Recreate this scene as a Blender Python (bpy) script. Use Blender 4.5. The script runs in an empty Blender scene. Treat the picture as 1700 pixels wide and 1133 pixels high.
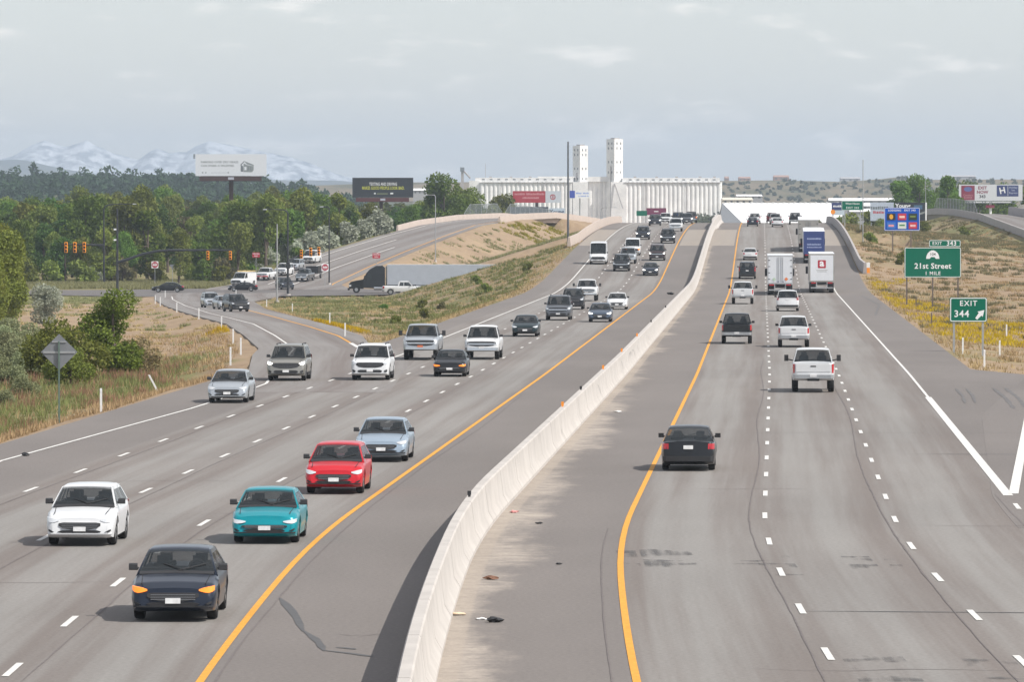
import bpy, bmesh, math, random
import numpy as np
from mathutils import Vector, Matrix

R = math.radians
scene = bpy.context.scene
col = scene.collection

# ------------------------------------------------------------------ camera, sky, sun, exposure
CAM_H = 8.7
LENS = 193.05
cam_data = bpy.data.cameras.new('camera')
cam_data.sensor_width = 36.0
cam_data.lens = LENS
cam_data.clip_start = 1.0
cam_data.clip_end = 60000.0
cam = bpy.data.objects.new('camera', cam_data)
col.objects.link(cam)
cam.location = (0.0, 0.0, CAM_H)
cam.rotation_euler = (math.pi / 2 - math.atan(256.5 / 9116.0), 0.0, 0.0)
scene.camera = cam

SUN_EL, SUN_AZ = R(47), R(115)          # azimuth clockwise from +Y (the road's far end)
world = bpy.data.worlds.new('World')
scene.world = world
world.use_nodes = True
wn, wl = world.node_tree.nodes, world.node_tree.links
wn.clear()
sky = wn.new('ShaderNodeTexSky')
sky.sky_type = 'NISHITA'
sky.sun_disc = False
sky.sun_elevation = SUN_EL
sky.sun_rotation = SUN_AZ
sky.altitude = 1300
sky.air_density = 1.0
sky.dust_density = 2.2
sky.ozone_density = 1.0
tc = wn.new('ShaderNodeTexCoord')
mp = wn.new('ShaderNodeMapping')
mp.inputs['Scale'].default_value = (52, 52, 190)
mp.inputs['Location'].default_value = (3.7, 1.3, 0.4)
cn = wn.new('ShaderNodeTexNoise')
cn.inputs['Scale'].default_value = 1.0
cn.inputs['Detail'].default_value = 7.0
cn.inputs['Roughness'].default_value = 0.55
cr = wn.new('ShaderNodeMapRange')
cr.interpolation_type = 'SMOOTHSTEP'
cr.inputs['From Min'].default_value = 0.53
cr.inputs['From Max'].default_value = 0.72
cr.inputs['To Max'].default_value = 0.5
cm = wn.new('ShaderNodeMixRGB')
cm.inputs['Color2'].default_value = (10.5, 10.0, 9.4, 1)
veil = wn.new('ShaderNodeMixRGB')           # thin high overcast greys the blue
veil.inputs['Fac'].default_value = 0.50
veil.inputs['Color2'].default_value = (8.1, 8.05, 8.05, 1)
bg = wn.new('ShaderNodeBackground')
bg.inputs['Strength'].default_value = 0.096
wo = wn.new('ShaderNodeOutputWorld')
wl.new(tc.outputs['Generated'], mp.inputs['Vector'])
wl.new(mp.outputs['Vector'], cn.inputs['Vector'])
wl.new(cn.outputs['Fac'], cr.inputs['Value'])
wl.new(sky.outputs['Color'], veil.inputs['Color1'])
wl.new(veil.outputs['Color'], cm.inputs['Color1'])
wl.new(cr.outputs['Result'], cm.inputs['Fac'])
wl.new(cm.outputs['Color'], bg.inputs['Color'])
wl.new(bg.outputs['Background'], wo.inputs['Surface'])

sd = bpy.data.lights.new('sun', 'SUN')
sd.energy = 4.3
sd.angle = R(0.6)
sd.color = (1.0, 0.955, 0.89)
sun = bpy.data.objects.new('sun', sd)
col.objects.link(sun)
sdir = Vector((math.cos(SUN_EL) * math.sin(SUN_AZ), math.cos(SUN_EL) * math.cos(SUN_AZ), math.sin(SUN_EL)))
sun.rotation_euler = sdir.to_track_quat('Z', 'Y').to_euler()
sun.location = (60, -20, 120)

scene.view_settings.view_transform = 'Standard'
scene.view_settings.look = 'None'
scene.view_settings.gamma = 1.0
scene.view_settings.exposure = 0.35
scene.render.engine = 'CYCLES'
scene.cycles.use_denoising = True
scene.cycles.max_bounces = 6
scene.cycles.volume_bounces = 0
scene.cycles.transparent_max_bounces = 12

# ------------------------------------------------------------------ survey of the place (metres, +Y along the freeway)
def _table(slopes, y0, v0):
    ys = np.arange(0.0, 2600.0, 1.0)
    s = np.interp(ys, [a for a, b in slopes], [b for a, b in slopes])
    v = np.concatenate([[0], np.cumsum((s[1:] + s[:-1]) / 2)])
    v += v0 - np.interp(y0, ys, v)
    return ys, v
_XC = _table([(0, -.03), (60, -.018), (110, .008), (130, .015), (160, .048), (281, .048), (300, .0455), (3000, .0455)], 101, -1.75)
_ZR = _table([(0, -.0043), (560, -.0043), (640, .0237), (720, .0237), (970, -.0073), (1120, -.0343), (1250, -.0343), (1400, -.0043), (3000, -.0043)], 0, 0)
def XC(y): return np.interp(y, *_XC)               # centre of the median barrier
def ZR(y): return np.interp(y, *_ZR)               # freeway surface
STREET_Y, STREET_Z = 806.0, -6.8                   # the cross street under the freeway
# edge line of the near-side entrance ramp (left of the freeway), its yellow line, surface
EDGE_L = ([0, 190, 241, 274, 345, 402, 467, 512, 553, 632, 720, 790], [-19.6, -17.7, -14.0, -12.3, -13.7, -17.4, -22.0, -26.4, -30.5, -37.6, -44.5, -49.0])
RAMP_Y = ([343, 400, 452, 487, 518, 600, 700, 790], [-9.4, -12.7, -16.8, -19.8, -22.4, -29.6, -37.0, -42.0])
def ZON(y): return np.where(np.asarray(y) < 343, ZR(y), np.interp(y, [343, 776, 1000], [ZR(343), STREET_Z, STREET_Z]))
# exit ramp coming down to the street on the left, and its twin climbing on the right
OFF_L = ([830, 850, 900, 950, 1000, 1040, 1100, 1160, 1300], [-44.5, -42, -36.5, -30, -22.5, -16, -5, 5, 26])
OFF_R = ([830, 850, 900, 950, 1000, 1040, 1100, 1160, 1300], [-26, -28, -23.5, -18, -12, -7, 2.5, 12, 33])
def ZOFF(y): return np.interp(y, [820, 850, 900, 950, 1000, 1040, 1080, 1130, 1200, 1300], [-6.8, -6.5, -4.47, -2.34, -.2, 1.4, 2.2, 2.3, .5, -3])
ONR_L = ([820, 880, 920, 1000, 1090, 1180, 1300], [88, 86, 85.8, 85.4, 84.4, 82, 76])
def ZONR(y): return np.interp(y, [820, 880, 920, 1000, 1050, 1090, 1150, 1300], [-3.2, -.9, .45, 2.7, 3.3, 3.3, 2.4, -2])
# exit lane on the right, leaving at the gore
EXIT_L = ([0, 167, 233, 290, 340, 400, 480, 600, 760], [15.3, 15.3, 21.7 - 2.9, 24.6, 31.5, 42, 58, 80, 104])   # offset from XC
def ZEX(y): return np.where(np.asarray(y) < 300, ZR(y), np.interp(y, [300, 780], [ZR(300), STREET_Z]))
# === END GEOM

# ------------------------------------------------------------------ helpers
rng = random.Random(7)
def tag(o, label=None, cat=None, group=None, kind=None):
    if label: o['label'] = label
    if cat: o['category'] = cat
    if group: o['group'] = group
    if kind: o['kind'] = kind
    return o
def empty(name, loc=(0, 0, 0), yaw=0.0, pitch=0.0):
    o = bpy.data.objects.new(name, None)
    o.empty_display_size = 0.3
    col.objects.link(o)
    o.location = loc
    o.rotation_euler = (0, pitch, yaw)
    return o
def thing(name, label, cat, loc=(0, 0, 0), yaw=0.0, group=None, pitch=0.0):
    return tag(empty(name, loc, yaw, pitch), label, cat, group)
def link(name, mesh, parent=None):
    o = bpy.data.objects.new(name, mesh)
    col.objects.link(o)
    if parent is not None: o.parent = parent
    return o
class MB:
    def __init__(s): s.v, s.f, s.m = [], [], []
    def poly(s, pts, mi=0):
        n = len(s.v); s.v += [tuple(p) for p in pts]; s.f.append(list(range(n, n + len(pts)))); s.m.append(mi); return s
    def hexa(s, p, mi=0):      # 8 corners: bottom ring 0-3, top ring 4-7
        n = len(s.v); s.v += [tuple(q) for q in p]
        for q in ((3, 2, 1, 0), (4, 5, 6, 7), (0, 1, 5, 4), (1, 2, 6, 5), (2, 3, 7, 6), (3, 0, 4, 7)):
            s.f.append([n + k for k in q]); s.m.append(mi)
        return s
    def box(s, x0, x1, y0, y1, z0, z1, mi=0):
        return s.hexa([(x0, y0, z0), (x1, y0, z0), (x1, y1, z0), (x0, y1, z0), (x0, y0, z1), (x1, y0, z1), (x1, y1, z1), (x0, y1, z1)], mi)
    def cyl(s, p0, p1, r0, r1=None, n=8, mi=0, cap=True):
        r1 = r0 if r1 is None else r1
        p0, p1 = Vector(p0), Vector(p1); d = (p1 - p0).normalized()
        a = d.orthogonal().normalized(); b = d.cross(a); k = len(s.v)
        for p, r in ((p0, r0), (p1, r1)):
            for i in range(n):
                t = 2 * math.pi * i / n
                s.v.append(tuple(p + (a * math.cos(t) + b * math.sin(t)) * r))
        for i in range(n):
            j = (i + 1) % n
            s.f.append([k + i, k + j, k + n + j, k + n + i]); s.m.append(mi)
        if cap:
            s.f.append([k + i for i in reversed(range(n))]); s.m.append(mi)
            s.f.append([k + n + i for i in range(n)]); s.m.append(mi)
        return s
    def tube(s, pts, rs, n=7, mi=0):
        if not hasattr(rs, '__len__'): rs = [rs] * len(pts)
        for i in range(len(pts) - 1): s.cyl(pts[i], pts[i + 1], rs[i], rs[i + 1], n, mi)
        return s
    def loft(s, rings, closed=False, caps=True, mi=0):
        k = len(s.v); n = len(rings[0])
        for r in rings: s.v += [tuple(p) for p in r]
        for i in range(len(rings) - 1):
            for j in range(n if closed else n - 1):
                j2 = (j + 1) % n
                s.f.append([k + i * n + j, k + i * n + j2, k + (i + 1) * n + j2, k + (i + 1) * n + j]); s.m.append(mi)
        if caps:
            s.f.append([k + j for j in reversed(range(n))]); s.m.append(mi)
            q = k + (len(rings) - 1) * n
            s.f.append([q + j for j in range(n)]); s.m.append(mi)
        return s
    def mesh(s, name, mats, smooth=None):
        me = bpy.data.meshes.new(name)
        me.from_pydata(s.v, [], s.f)
        for m in (mats if isinstance(mats, (list, tuple)) else [mats]): me.materials.append(m)
        me.polygons.foreach_set('material_index', s.m)
        if smooth is not None:
            me.polygons.foreach_set('use_smooth', [True] * len(s.f))
            me.update()
            me.set_sharp_from_angle(angle=R(smooth))
        me.update()
        return me
    def build(s, name, mats, parent=None, smooth=None):
        return link(name, s.mesh(name, mats, smooth), parent)

MATS = {}
def mat(name, c, rough=0.6, metal=0.0, var=0.12, scale=3.0, bump=0.0, bscale=30.0, spec=0.5, coat=0.0, emit=None, coord='Object', alpha=None):
    if name in MATS: return MATS[name]
    m = bpy.data.materials.new(name); MATS[name] = m
    m.use_nodes = True
    n, l = m.node_tree.nodes, m.node_tree.links
    b = n['Principled BSDF']
    b.inputs['Roughness'].default_value = rough
    b.inputs['Metallic'].default_value = metal
    b.inputs['Specular IOR Level'].default_value = spec
    b.inputs['Coat Weight'].default_value = coat
    b.inputs['Coat Roughness'].default_value = 0.06
    t = n.new('ShaderNodeTexCoord'); z = n.new('ShaderNodeTexNoise')
    z.inputs['Scale'].default_value = scale; z.inputs['Detail'].default_value = 6
    z.inputs['Roughness'].default_value = 0.65
    l.new(t.outputs[coord], z.inputs['Vector'])
    r = n.new('ShaderNodeMapRange')
    r.inputs['From Min'].default_value = .3; r.inputs['From Max'].default_value = .7
    r.inputs['To Min'].default_value = 1 - var; r.inputs['To Max'].default_value = 1 + var
    l.new(z.outputs['Fac'], r.inputs['Value'])
    v = n.new('ShaderNodeVectorMath'); v.operation = 'SCALE'
    v.inputs[0].default_value = c[:3]
    l.new(r.outputs['Result'], v.inputs['Scale'])
    l.new(v.outputs['Vector'], b.inputs['Base Color'])
    if bump:
        z2 = n.new('ShaderNodeTexNoise'); z2.inputs['Scale'].default_value = bscale; z2.inputs['Detail'].default_value = 5
        l.new(t.outputs[coord], z2.inputs['Vector'])
        u = n.new('ShaderNodeBump'); u.inputs['Strength'].default_value = bump; u.inputs['Distance'].default_value = .03
        l.new(z2.outputs['Fac'], u.inputs['Height']); l.new(u.outputs['Normal'], b.inputs['Normal'])
    if emit:
        b.inputs['Emission Color'].default_value = (*emit[0], 1); b.inputs['Emission Strength'].default_value = emit[1]
    if alpha is not None: b.inputs['Alpha'].default_value = alpha
    return m
def leaf_mat(name, c, var=0.35, tcol=None):
    if name in MATS: return MATS[name]
    m = bpy.data.materials.new(name); MATS[name] = m
    m.use_nodes = True
    n, l = m.node_tree.nodes, m.node_tree.links
    n.remove(n['Principled BSDF']); out = n['Material Output']
    df = n.new('ShaderNodeBsdfDiffuse'); tr = n.new('ShaderNodeBsdfTranslucent'); mx = n.new('ShaderNodeMixShader')
    mx.inputs['Fac'].default_value = 0.3
    oi = n.new('ShaderNodeObjectInfo'); t = n.new('ShaderNodeTexCoord'); z = n.new('ShaderNodeTexNoise')
    z.inputs['Scale'].default_value = 0.8; z.inputs['Detail'].default_value = 4
    l.new(t.outputs['Object'], z.inputs['Vector'])
    ad = n.new('ShaderNodeMath'); ad.operation = 'ADD'
    l.new(z.outputs['Fac'], ad.inputs[0]); l.new(oi.outputs['Random'], ad.inputs[1])
    r = n.new('ShaderNodeMapRange')
    r.inputs['From Min'].default_value = .35; r.inputs['From Max'].default_value = 1.65
    r.inputs['To Min'].default_value = 1 - var; r.inputs['To Max'].default_value = 1 + var
    l.new(ad.outputs[0], r.inputs['Value'])
    h = n.new('ShaderNodeHueSaturation'); h.inputs['Color'].default_value = (*c, 1)
    hr = n.new('ShaderNodeMapRange'); hr.inputs['To Min'].default_value = .475; hr.inputs['To Max'].default_value = .515
    l.new(oi.outputs['Random'], hr.inputs['Value']); l.new(hr.outputs['Result'], h.inputs['Hue'])
    l.new(r.outputs['Result'], h.inputs['Value'])
    l.new(h.outputs['Color'], df.inputs['Color']); l.new(h.outputs['Color'], tr.inputs['Color'])
    l.new(df.outputs[0], mx.inputs[1]); l.new(tr.outputs[0], mx.inputs[2]); l.new(mx.outputs[0], out.inputs['Surface'])
    return m
_fonts = {}
def lettering(txt, size, parent, m, loc, name='lettering', bold=0.0, sx=1.0, align='CENTER', yaw=0.0, face='-Y', spacing=1.0, rotz=None):
    key = (txt, bold, align, spacing)
    if key not in _fonts:
        cu = bpy.data.curves.new('lettering', 'FONT')
        cu.body = txt; cu.size = 1.0; cu.align_x = align; cu.align_y = 'CENTER'; cu.offset = bold; cu.space_character = spacing
        cu.resolution_u = 2
        ob = bpy.data.objects.new('lettering', cu); col.objects.link(ob)
        dg = bpy.context.evaluated_depsgraph_get()
        me = bpy.data.meshes.new_from_object(ob.evaluated_get(dg))
        bpy.data.objects.remove(ob); bpy.data.curves.remove(cu)
        _fonts[key] = me
    me = _fonts[key].copy(); me.materials.clear(); me.materials.append(m)
    o = link(name, me, parent)
    o.location = loc; o.scale = (size * sx, size, size)
    o.rotation_euler = (math.pi / 2, 0, yaw if rotz is None else rotz)
    return o

# common materials
M_ASPH_D = mat('dark_asphalt', (.12, .115, .112), .9, var=.15, scale=.6, bump=.2)
M_WHITE_LINE = mat('white_marking', (.60, .59, .56), .75, var=.28, scale=7)
M_YELLOW_LINE = mat('yellow_marking', (.62, .285, .026), .75, var=.22, scale=7)
M_CONC = mat('barrier_concrete', (.44, .41, .38), .85, var=.12, scale=.8, bump=.08)
M_CONC_PINK = mat('parapet_concrete', (.46, .385, .335), .85, var=.08, scale=.5, bump=.15)
M_CONC_GREY = mat('weathered_concrete', (.36, .335, .325), .9, var=.1, scale=.5, bump=.2)
M_SLAB = mat('slab_concrete', (.34, .30, .26), .9, var=.12, scale=.25, bump=.15)
M_GALV = mat('galvanised_steel', (.42, .43, .44), .5, .6, var=.1)
M_DKSTEEL = mat('dark_painted_steel', (.03, .032, .036), .5, .2, var=.1)
M_RUST = mat('weathered_steel', (.075, .045, .042), .7, .2, var=.2, scale=1.5)
M_BLACK = mat('black_plastic', (.018, .018, .02), .55, var=.1)
M_WHITE_PAINT = mat('white_paint', (.76, .76, .75), .5, var=.05)
M_POST_WHITE = mat('white_delineator', (.78, .78, .77), .6, var=.05)
M_SIGN_GREEN = mat('sign_green', (.003, .135, .082), .55, var=.06, scale=1.2, spec=.15)
M_SIGN_BLUE = mat('sign_blue', (.004, .085, .46), .55, var=.06, scale=1.2, spec=.15)
M_SIGN_RED = mat('sign_red', (.42, .03, .05), .5, var=.08)
M_SIGN_WHITE = mat('sign_white', (.80, .81, .82), .45, var=.04)
M_SIGN_BACK = mat('sign_aluminium_back', (.21, .22, .235), .55, .2, var=.12, scale=2)
M_ORANGE = mat('signal_orange', (.85, .28, .02), .5, var=.08)
M_SIG_YEL = mat('signal_housing_yellow', (.85, .36, .03), .5, var=.08)
M_WOOD = mat('bark', (.11, .085, .065), .95, var=.3, scale=6, bump=.4)

# ------------------------------------------------------------------ ground
def smooth(a, b, x):
    t = np.clip((x - a) / (b - a), 0, 1); return t * t * (3 - 2 * t)
_nrng = np.random.default_rng(5)
_PH = _nrng.uniform(0, 6.28, (14, 2)); _DR = _nrng.uniform(0, 3.14, 14)
def wob(X, Y, wl):            # cheap rolling noise, wavelength wl metres, range about +-1
    s = 0
    for i in range(14):
        k = 2 * math.pi / (wl * (0.55 + 0.12 * i)); a = _DR[i]
        s = s + np.sin(k * (X * math.cos(a) + Y * math.sin(a)) + _PH[i, 0])
    return s / 5.0
def gz(X, Y):
    X = np.asarray(X, float); Y = np.asarray(Y, float)
    yl = [-3000, 0, 250, 500, 776, 1400, 3200, 40000]
    bl = np.interp(Y, yl, [-1, -.8, -1.9, -4.2, -7.0, -7.4, -14, -14])
    br = np.interp(Y, [-3000, 0, 300, 560, 700, 800, 1000, 1060, 1110, 1400, 3200, 40000], [-1, -.9, -2.5, -3.3, -1.9, -1.2, -1.4, -1.7, -5.5, -7.4, -14, -14])
    off = X - XC(Y)
    br = np.where(off > 75, br + (bl - br) * smooth(75, 130, off), br)
    w = smooth(-6, 6, off)
    z = bl * (1 - w) + br * w
    z = z + wob(X, Y, 16) * .16 * smooth(1, 6, np.abs(off) - 19)
    near = (Y > -200) & (Y < 1500)
    def bank(z, zr, d, slope, ok):
        e = zr - .05 - slope * np.maximum(0, d - .8) - .10 * smooth(0, 1.5, d)
        return np.where(ok & (d < 60), np.maximum(z, e), z)
    # freeway
    lo = np.interp(Y, [0, 300, 330, 360, 3000], [-20.6, -20.6, -19.5, -17.4, -17.4]); hi = np.interp(Y, [0, 160, 290, 300, 3000], [25, 25, 21, 18.9, 18.9])
    d = np.maximum(lo - off, off - hi)
    zf = bank(z, ZR(Y), np.where(off < 0, lo - off, -99), .30, near & (off < 0))
    zf = bank(zf, ZR(Y), np.where(off >= 0, off - hi, -99), .10, near & (off >= 0))
    z = zf
    # entrance ramp on the left
    rl = np.interp(Y, *EDGE_L) - 2.2; rr = np.interp(Y, *RAMP_Y) + 2.2
    z = bank(z, ZON(Y), np.maximum(rl - X, X - rr), .22, (Y > 310) & (Y < 800))
    # exit ramp on the left beyond the street
    z = bank(z, ZOFF(Y), np.maximum(np.interp(Y, *OFF_L) - 2 - X, X - np.interp(Y, *OFF_R) - 2), .40, (Y > 826) & ((Y < 1095) | (Y > 1135)) & (Y < 1300))
    # climbing ramp on the right
    ol = np.interp(Y, *ONR_L)
    z = bank(z, ZONR(Y), np.maximum(ol - X, X - ol - 11), .28, (Y > 826) & ((Y < 1062) | (Y > 1110)) & (Y < 1300))
    # exit lane on the right
    el = XC(Y) + np.interp(Y, *EXIT_L)
    z = bank(z, ZEX(Y), np.maximum(el - 2 - X, X - el - 8), .18, (Y > 150) & (Y < 780))
    # street cut
    cut = STREET_Z - .14 + .62 * np.maximum(0, np.abs(Y - STREET_Y) - 24)
    z = np.where((X < XC(Y) + 30) & (Y > 560) & (Y < 860), np.minimum(z, np.where(X < -14, np.maximum(cut, bl + .0) if False else cut, cut)), z)
    return z
def gzz(x, y): return float(gz(np.array([x]), np.array([y]))[0])
def axis(lo, a, b, hi, st):
    mid = list(np.arange(a, b + .01, st)); out = [b]; s = st
    while out[-1] < hi: s *= 1.28; out.append(min(hi, out[-1] + s))
    inn = [a]; s = st
    while inn[-1] > lo: s *= 1.28; inn.append(max(lo, inn[-1] - s))
    return np.array(inn[:0:-1] + mid + out[1:])
gx = axis(-16000, -125, 128, 16000, 1.9); gy = axis(-1500, 60, 1330, 17000, 2.6)
GX, GY = np.meshgrid(gx, gy); GZ = gz(GX, GY)
nx, ny = len(gx), len(gy)
gme = bpy.data.meshes.new('ground')
gv = np.stack([GX, GY, GZ], -1).reshape(-1, 3)
ii, jj = np.meshgrid(np.arange(nx - 1), np.arange(ny - 1))
a0 = (jj * nx + ii).ravel()
gf = np.stack([a0, a0 + 1, a0 + nx + 1, a0 + nx], -1)
gme.vertices.add(len(gv)); gme.vertices.foreach_set('co', gv.ravel())
gme.loops.add(gf.size); gme.loops.foreach_set('vertex_index', gf.ravel())
gme.polygons.add(len(gf)); gme.polygons.foreach_set('loop_start', np.arange(0, gf.size, 4))
gme.update(calc_edges=True)
gme.polygons.foreach_set('use_smooth', np.ones(len(gf), bool))
def zone(X, Y):               # how green the verge is: 0 bare tan earth, 1 grass
    off = X - XC(Y)
    g = np.full(np.shape(X), .62)
    ramp = np.interp(Y, *EDGE_L) - 2.2 - X             # metres left of the entrance ramp
    bare = smooth(34, 20, ramp) * smooth(330, 400, Y) * smooth(720, 640, Y)
    g = np.where((off < -10) & (Y < 800), .72 - .60 * bare, g)
    slope = (X > np.interp(Y, *RAMP_Y) + 2) & (off < -17) & (Y > 340) & (Y < 800)
    g = np.where(slope, .50 + .22 * np.clip(wob(X, Y, 25), -1, 1), g)
    edge = smooth(4.5, 1.5, np.where(Y < 330, -20.6 - off, np.minimum(np.abs(ramp), 99)))
    g = np.where((off < -10) & (Y < 800), g * (1 - .8 * edge), g)
    g = np.where((off < 0) & (Y > 826) & (X > np.interp(Y, *OFF_R)), .30, g)
    right = np.interp(Y, [0, 300, 420, 560, 760, 830, 1000, 1400], [.42, .42, .40, .34, .38, .62, .6, .62])
    g = np.where(off > 10, right + .12 * np.clip(wob(X, Y, 30), -1, 1), g)
    return np.clip(g, 0, 1)
za = gme.attributes.new('zone', 'FLOAT', 'POINT')
za.data.foreach_set('value', zone(GX, GY).ravel().astype(np.float32))
m = bpy.data.materials.new('verge_earth_and_grass'); m.use_nodes = True
n, l = m.node_tree.nodes, m.node_tree.links
b = n['Principled BSDF']; b.inputs['Roughness'].default_value = .95; b.inputs['Specular IOR Level'].default_value = .1
geo = n.new('ShaderNodeNewGeometry')
def noise(sc, det=6, ro=.62):
    z = n.new('ShaderNodeTexNoise'); z.inputs['Scale'].default_value = sc; z.inputs['Detail'].default_value = det; z.inputs['Roughness'].default_value = ro
    l.new(geo.outputs['Position'], z.inputs['Vector']); return z
at = n.new('ShaderNodeAttribute'); at.attribute_name = 'zone'
z1, z2, z4 = noise(.16, 8, .7), noise(.9, 6), noise(.10, 6, .7)
s1 = n.new('ShaderNodeMath'); s1.operation = 'ADD'; l.new(z1.outputs['Fac'], s1.inputs[0]); l.new(at.outputs['Fac'], s1.inputs[1])
mr = n.new('ShaderNodeMapRange'); mr.inputs['From Min'].default_value = .85; mr.inputs['From Max'].default_value = 1.18; l.new(s1.outputs[0], mr.inputs['Value'])
mrA = n.new('ShaderNodeMapRange'); mrA.inputs['From Min'].default_value = .30; mrA.inputs['From Max'].default_value = .66; sA = n.new('ShaderNodeMath'); sA.operation = 'MULTIPLY_ADD'; sA.inputs[1].default_value = .5; l.new(z2.outputs['Fac'], sA.inputs[0]); sB = n.new('ShaderNodeMath'); sB.operation = 'MULTIPLY'; sB.inputs[1].default_value = .5; l.new(z4.outputs['Fac'], sB.inputs[0]); l.new(sB.outputs[0], sA.inputs[2]); l.new(sA.outputs[0], mrA.inputs['Value'])
cA = n.new('ShaderNodeMixRGB'); cA.inputs['Color1'].default_value = (.21, .148, .102, 1); cA.inputs['Color2'].default_value = (.345, .258, .168, 1); l.new(mrA.outputs['Result'], cA.inputs['Fac'])
cB = n.new('ShaderNodeMixRGB'); cB.inputs['Color1'].default_value = (.10, .12, .045, 1); cB.inputs['Color2'].default_value = (.24, .205, .10, 1); l.new(z2.outputs['Fac'], cB.inputs['Fac'])
cC = n.new('ShaderNodeMixRGB'); l.new(mr.outputs['Result'], cC.inputs['Fac']); l.new(cA.outputs['Color'], cC.inputs['Color1']); l.new(cB.outputs['Color'], cC.inputs['Color2'])
l.new(cC.outputs['Color'], b.inputs['Base Color'])
bp = n.new('ShaderNodeBump'); bp.inputs['Strength'].default_value = .6; bp.inputs['Distance'].default_value = .25
l.new(z2.outputs['Fac'], bp.inputs['Height']); l.new(bp.outputs['Normal'], b.inputs['Normal'])
M_GROUND = m
gme.materials.append(M_GROUND)
tag(link('ground', gme), kind='structure')

# ------------------------------------------------------------------ pavements
def sheet(name, ys, lf, rf, zf, m, dz=0.0, nu=1, kind='structure', parent=None, uv_off=None, thick=0.0):
    vs, fs, uv = [], [], []
    for y in ys:
        a, c, z = float(lf(y)), float(rf(y)), float(zf(y)) + dz
        for k in range(nu + 1):
            x = a + (c - a) * k / nu
            vs.append((x, y, z)); uv.append((x - float(uv_off(y)) if uv_off else x, y))
    w = nu + 1
    for i in range(len(ys) - 1):
        for k in range(nu): fs.append((i * w + k, i * w + k + 1, (i + 1) * w + k + 1, (i + 1) * w + k))
    if thick:
        nv = len(vs)
        for i in range(len(ys)):
            for k in (0, nu):
                x, y, z = vs[i * w + k]; vs.append((x, y, z - thick)); uv.append(uv[i * w + k])
        for i in range(len(ys) - 1):
            fs.append((i * w, (i + 1) * w, nv + 2 * (i + 1), nv + 2 * i))
            fs.append(((i + 1) * w + nu, i * w + nu, nv + 2 * i + 1, nv + 2 * (i + 1) + 1))
    me = bpy.data.meshes.new(name); me.from_pydata(vs, [], fs)
    u = me.uv_layers.new(name='UVMap')
    for lp in me.loops: u.data[lp.index].uv = uv[lp.vertex_index]
    me.materials.append(m); me.update()
    o = link(name, me, parent)
    if kind and parent is None: tag(o, kind=kind)
    return o
def yr(a, b, st): return list(np.linspace(a, b, max(2, int(round((b - a) / st)) + 1)))

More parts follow.
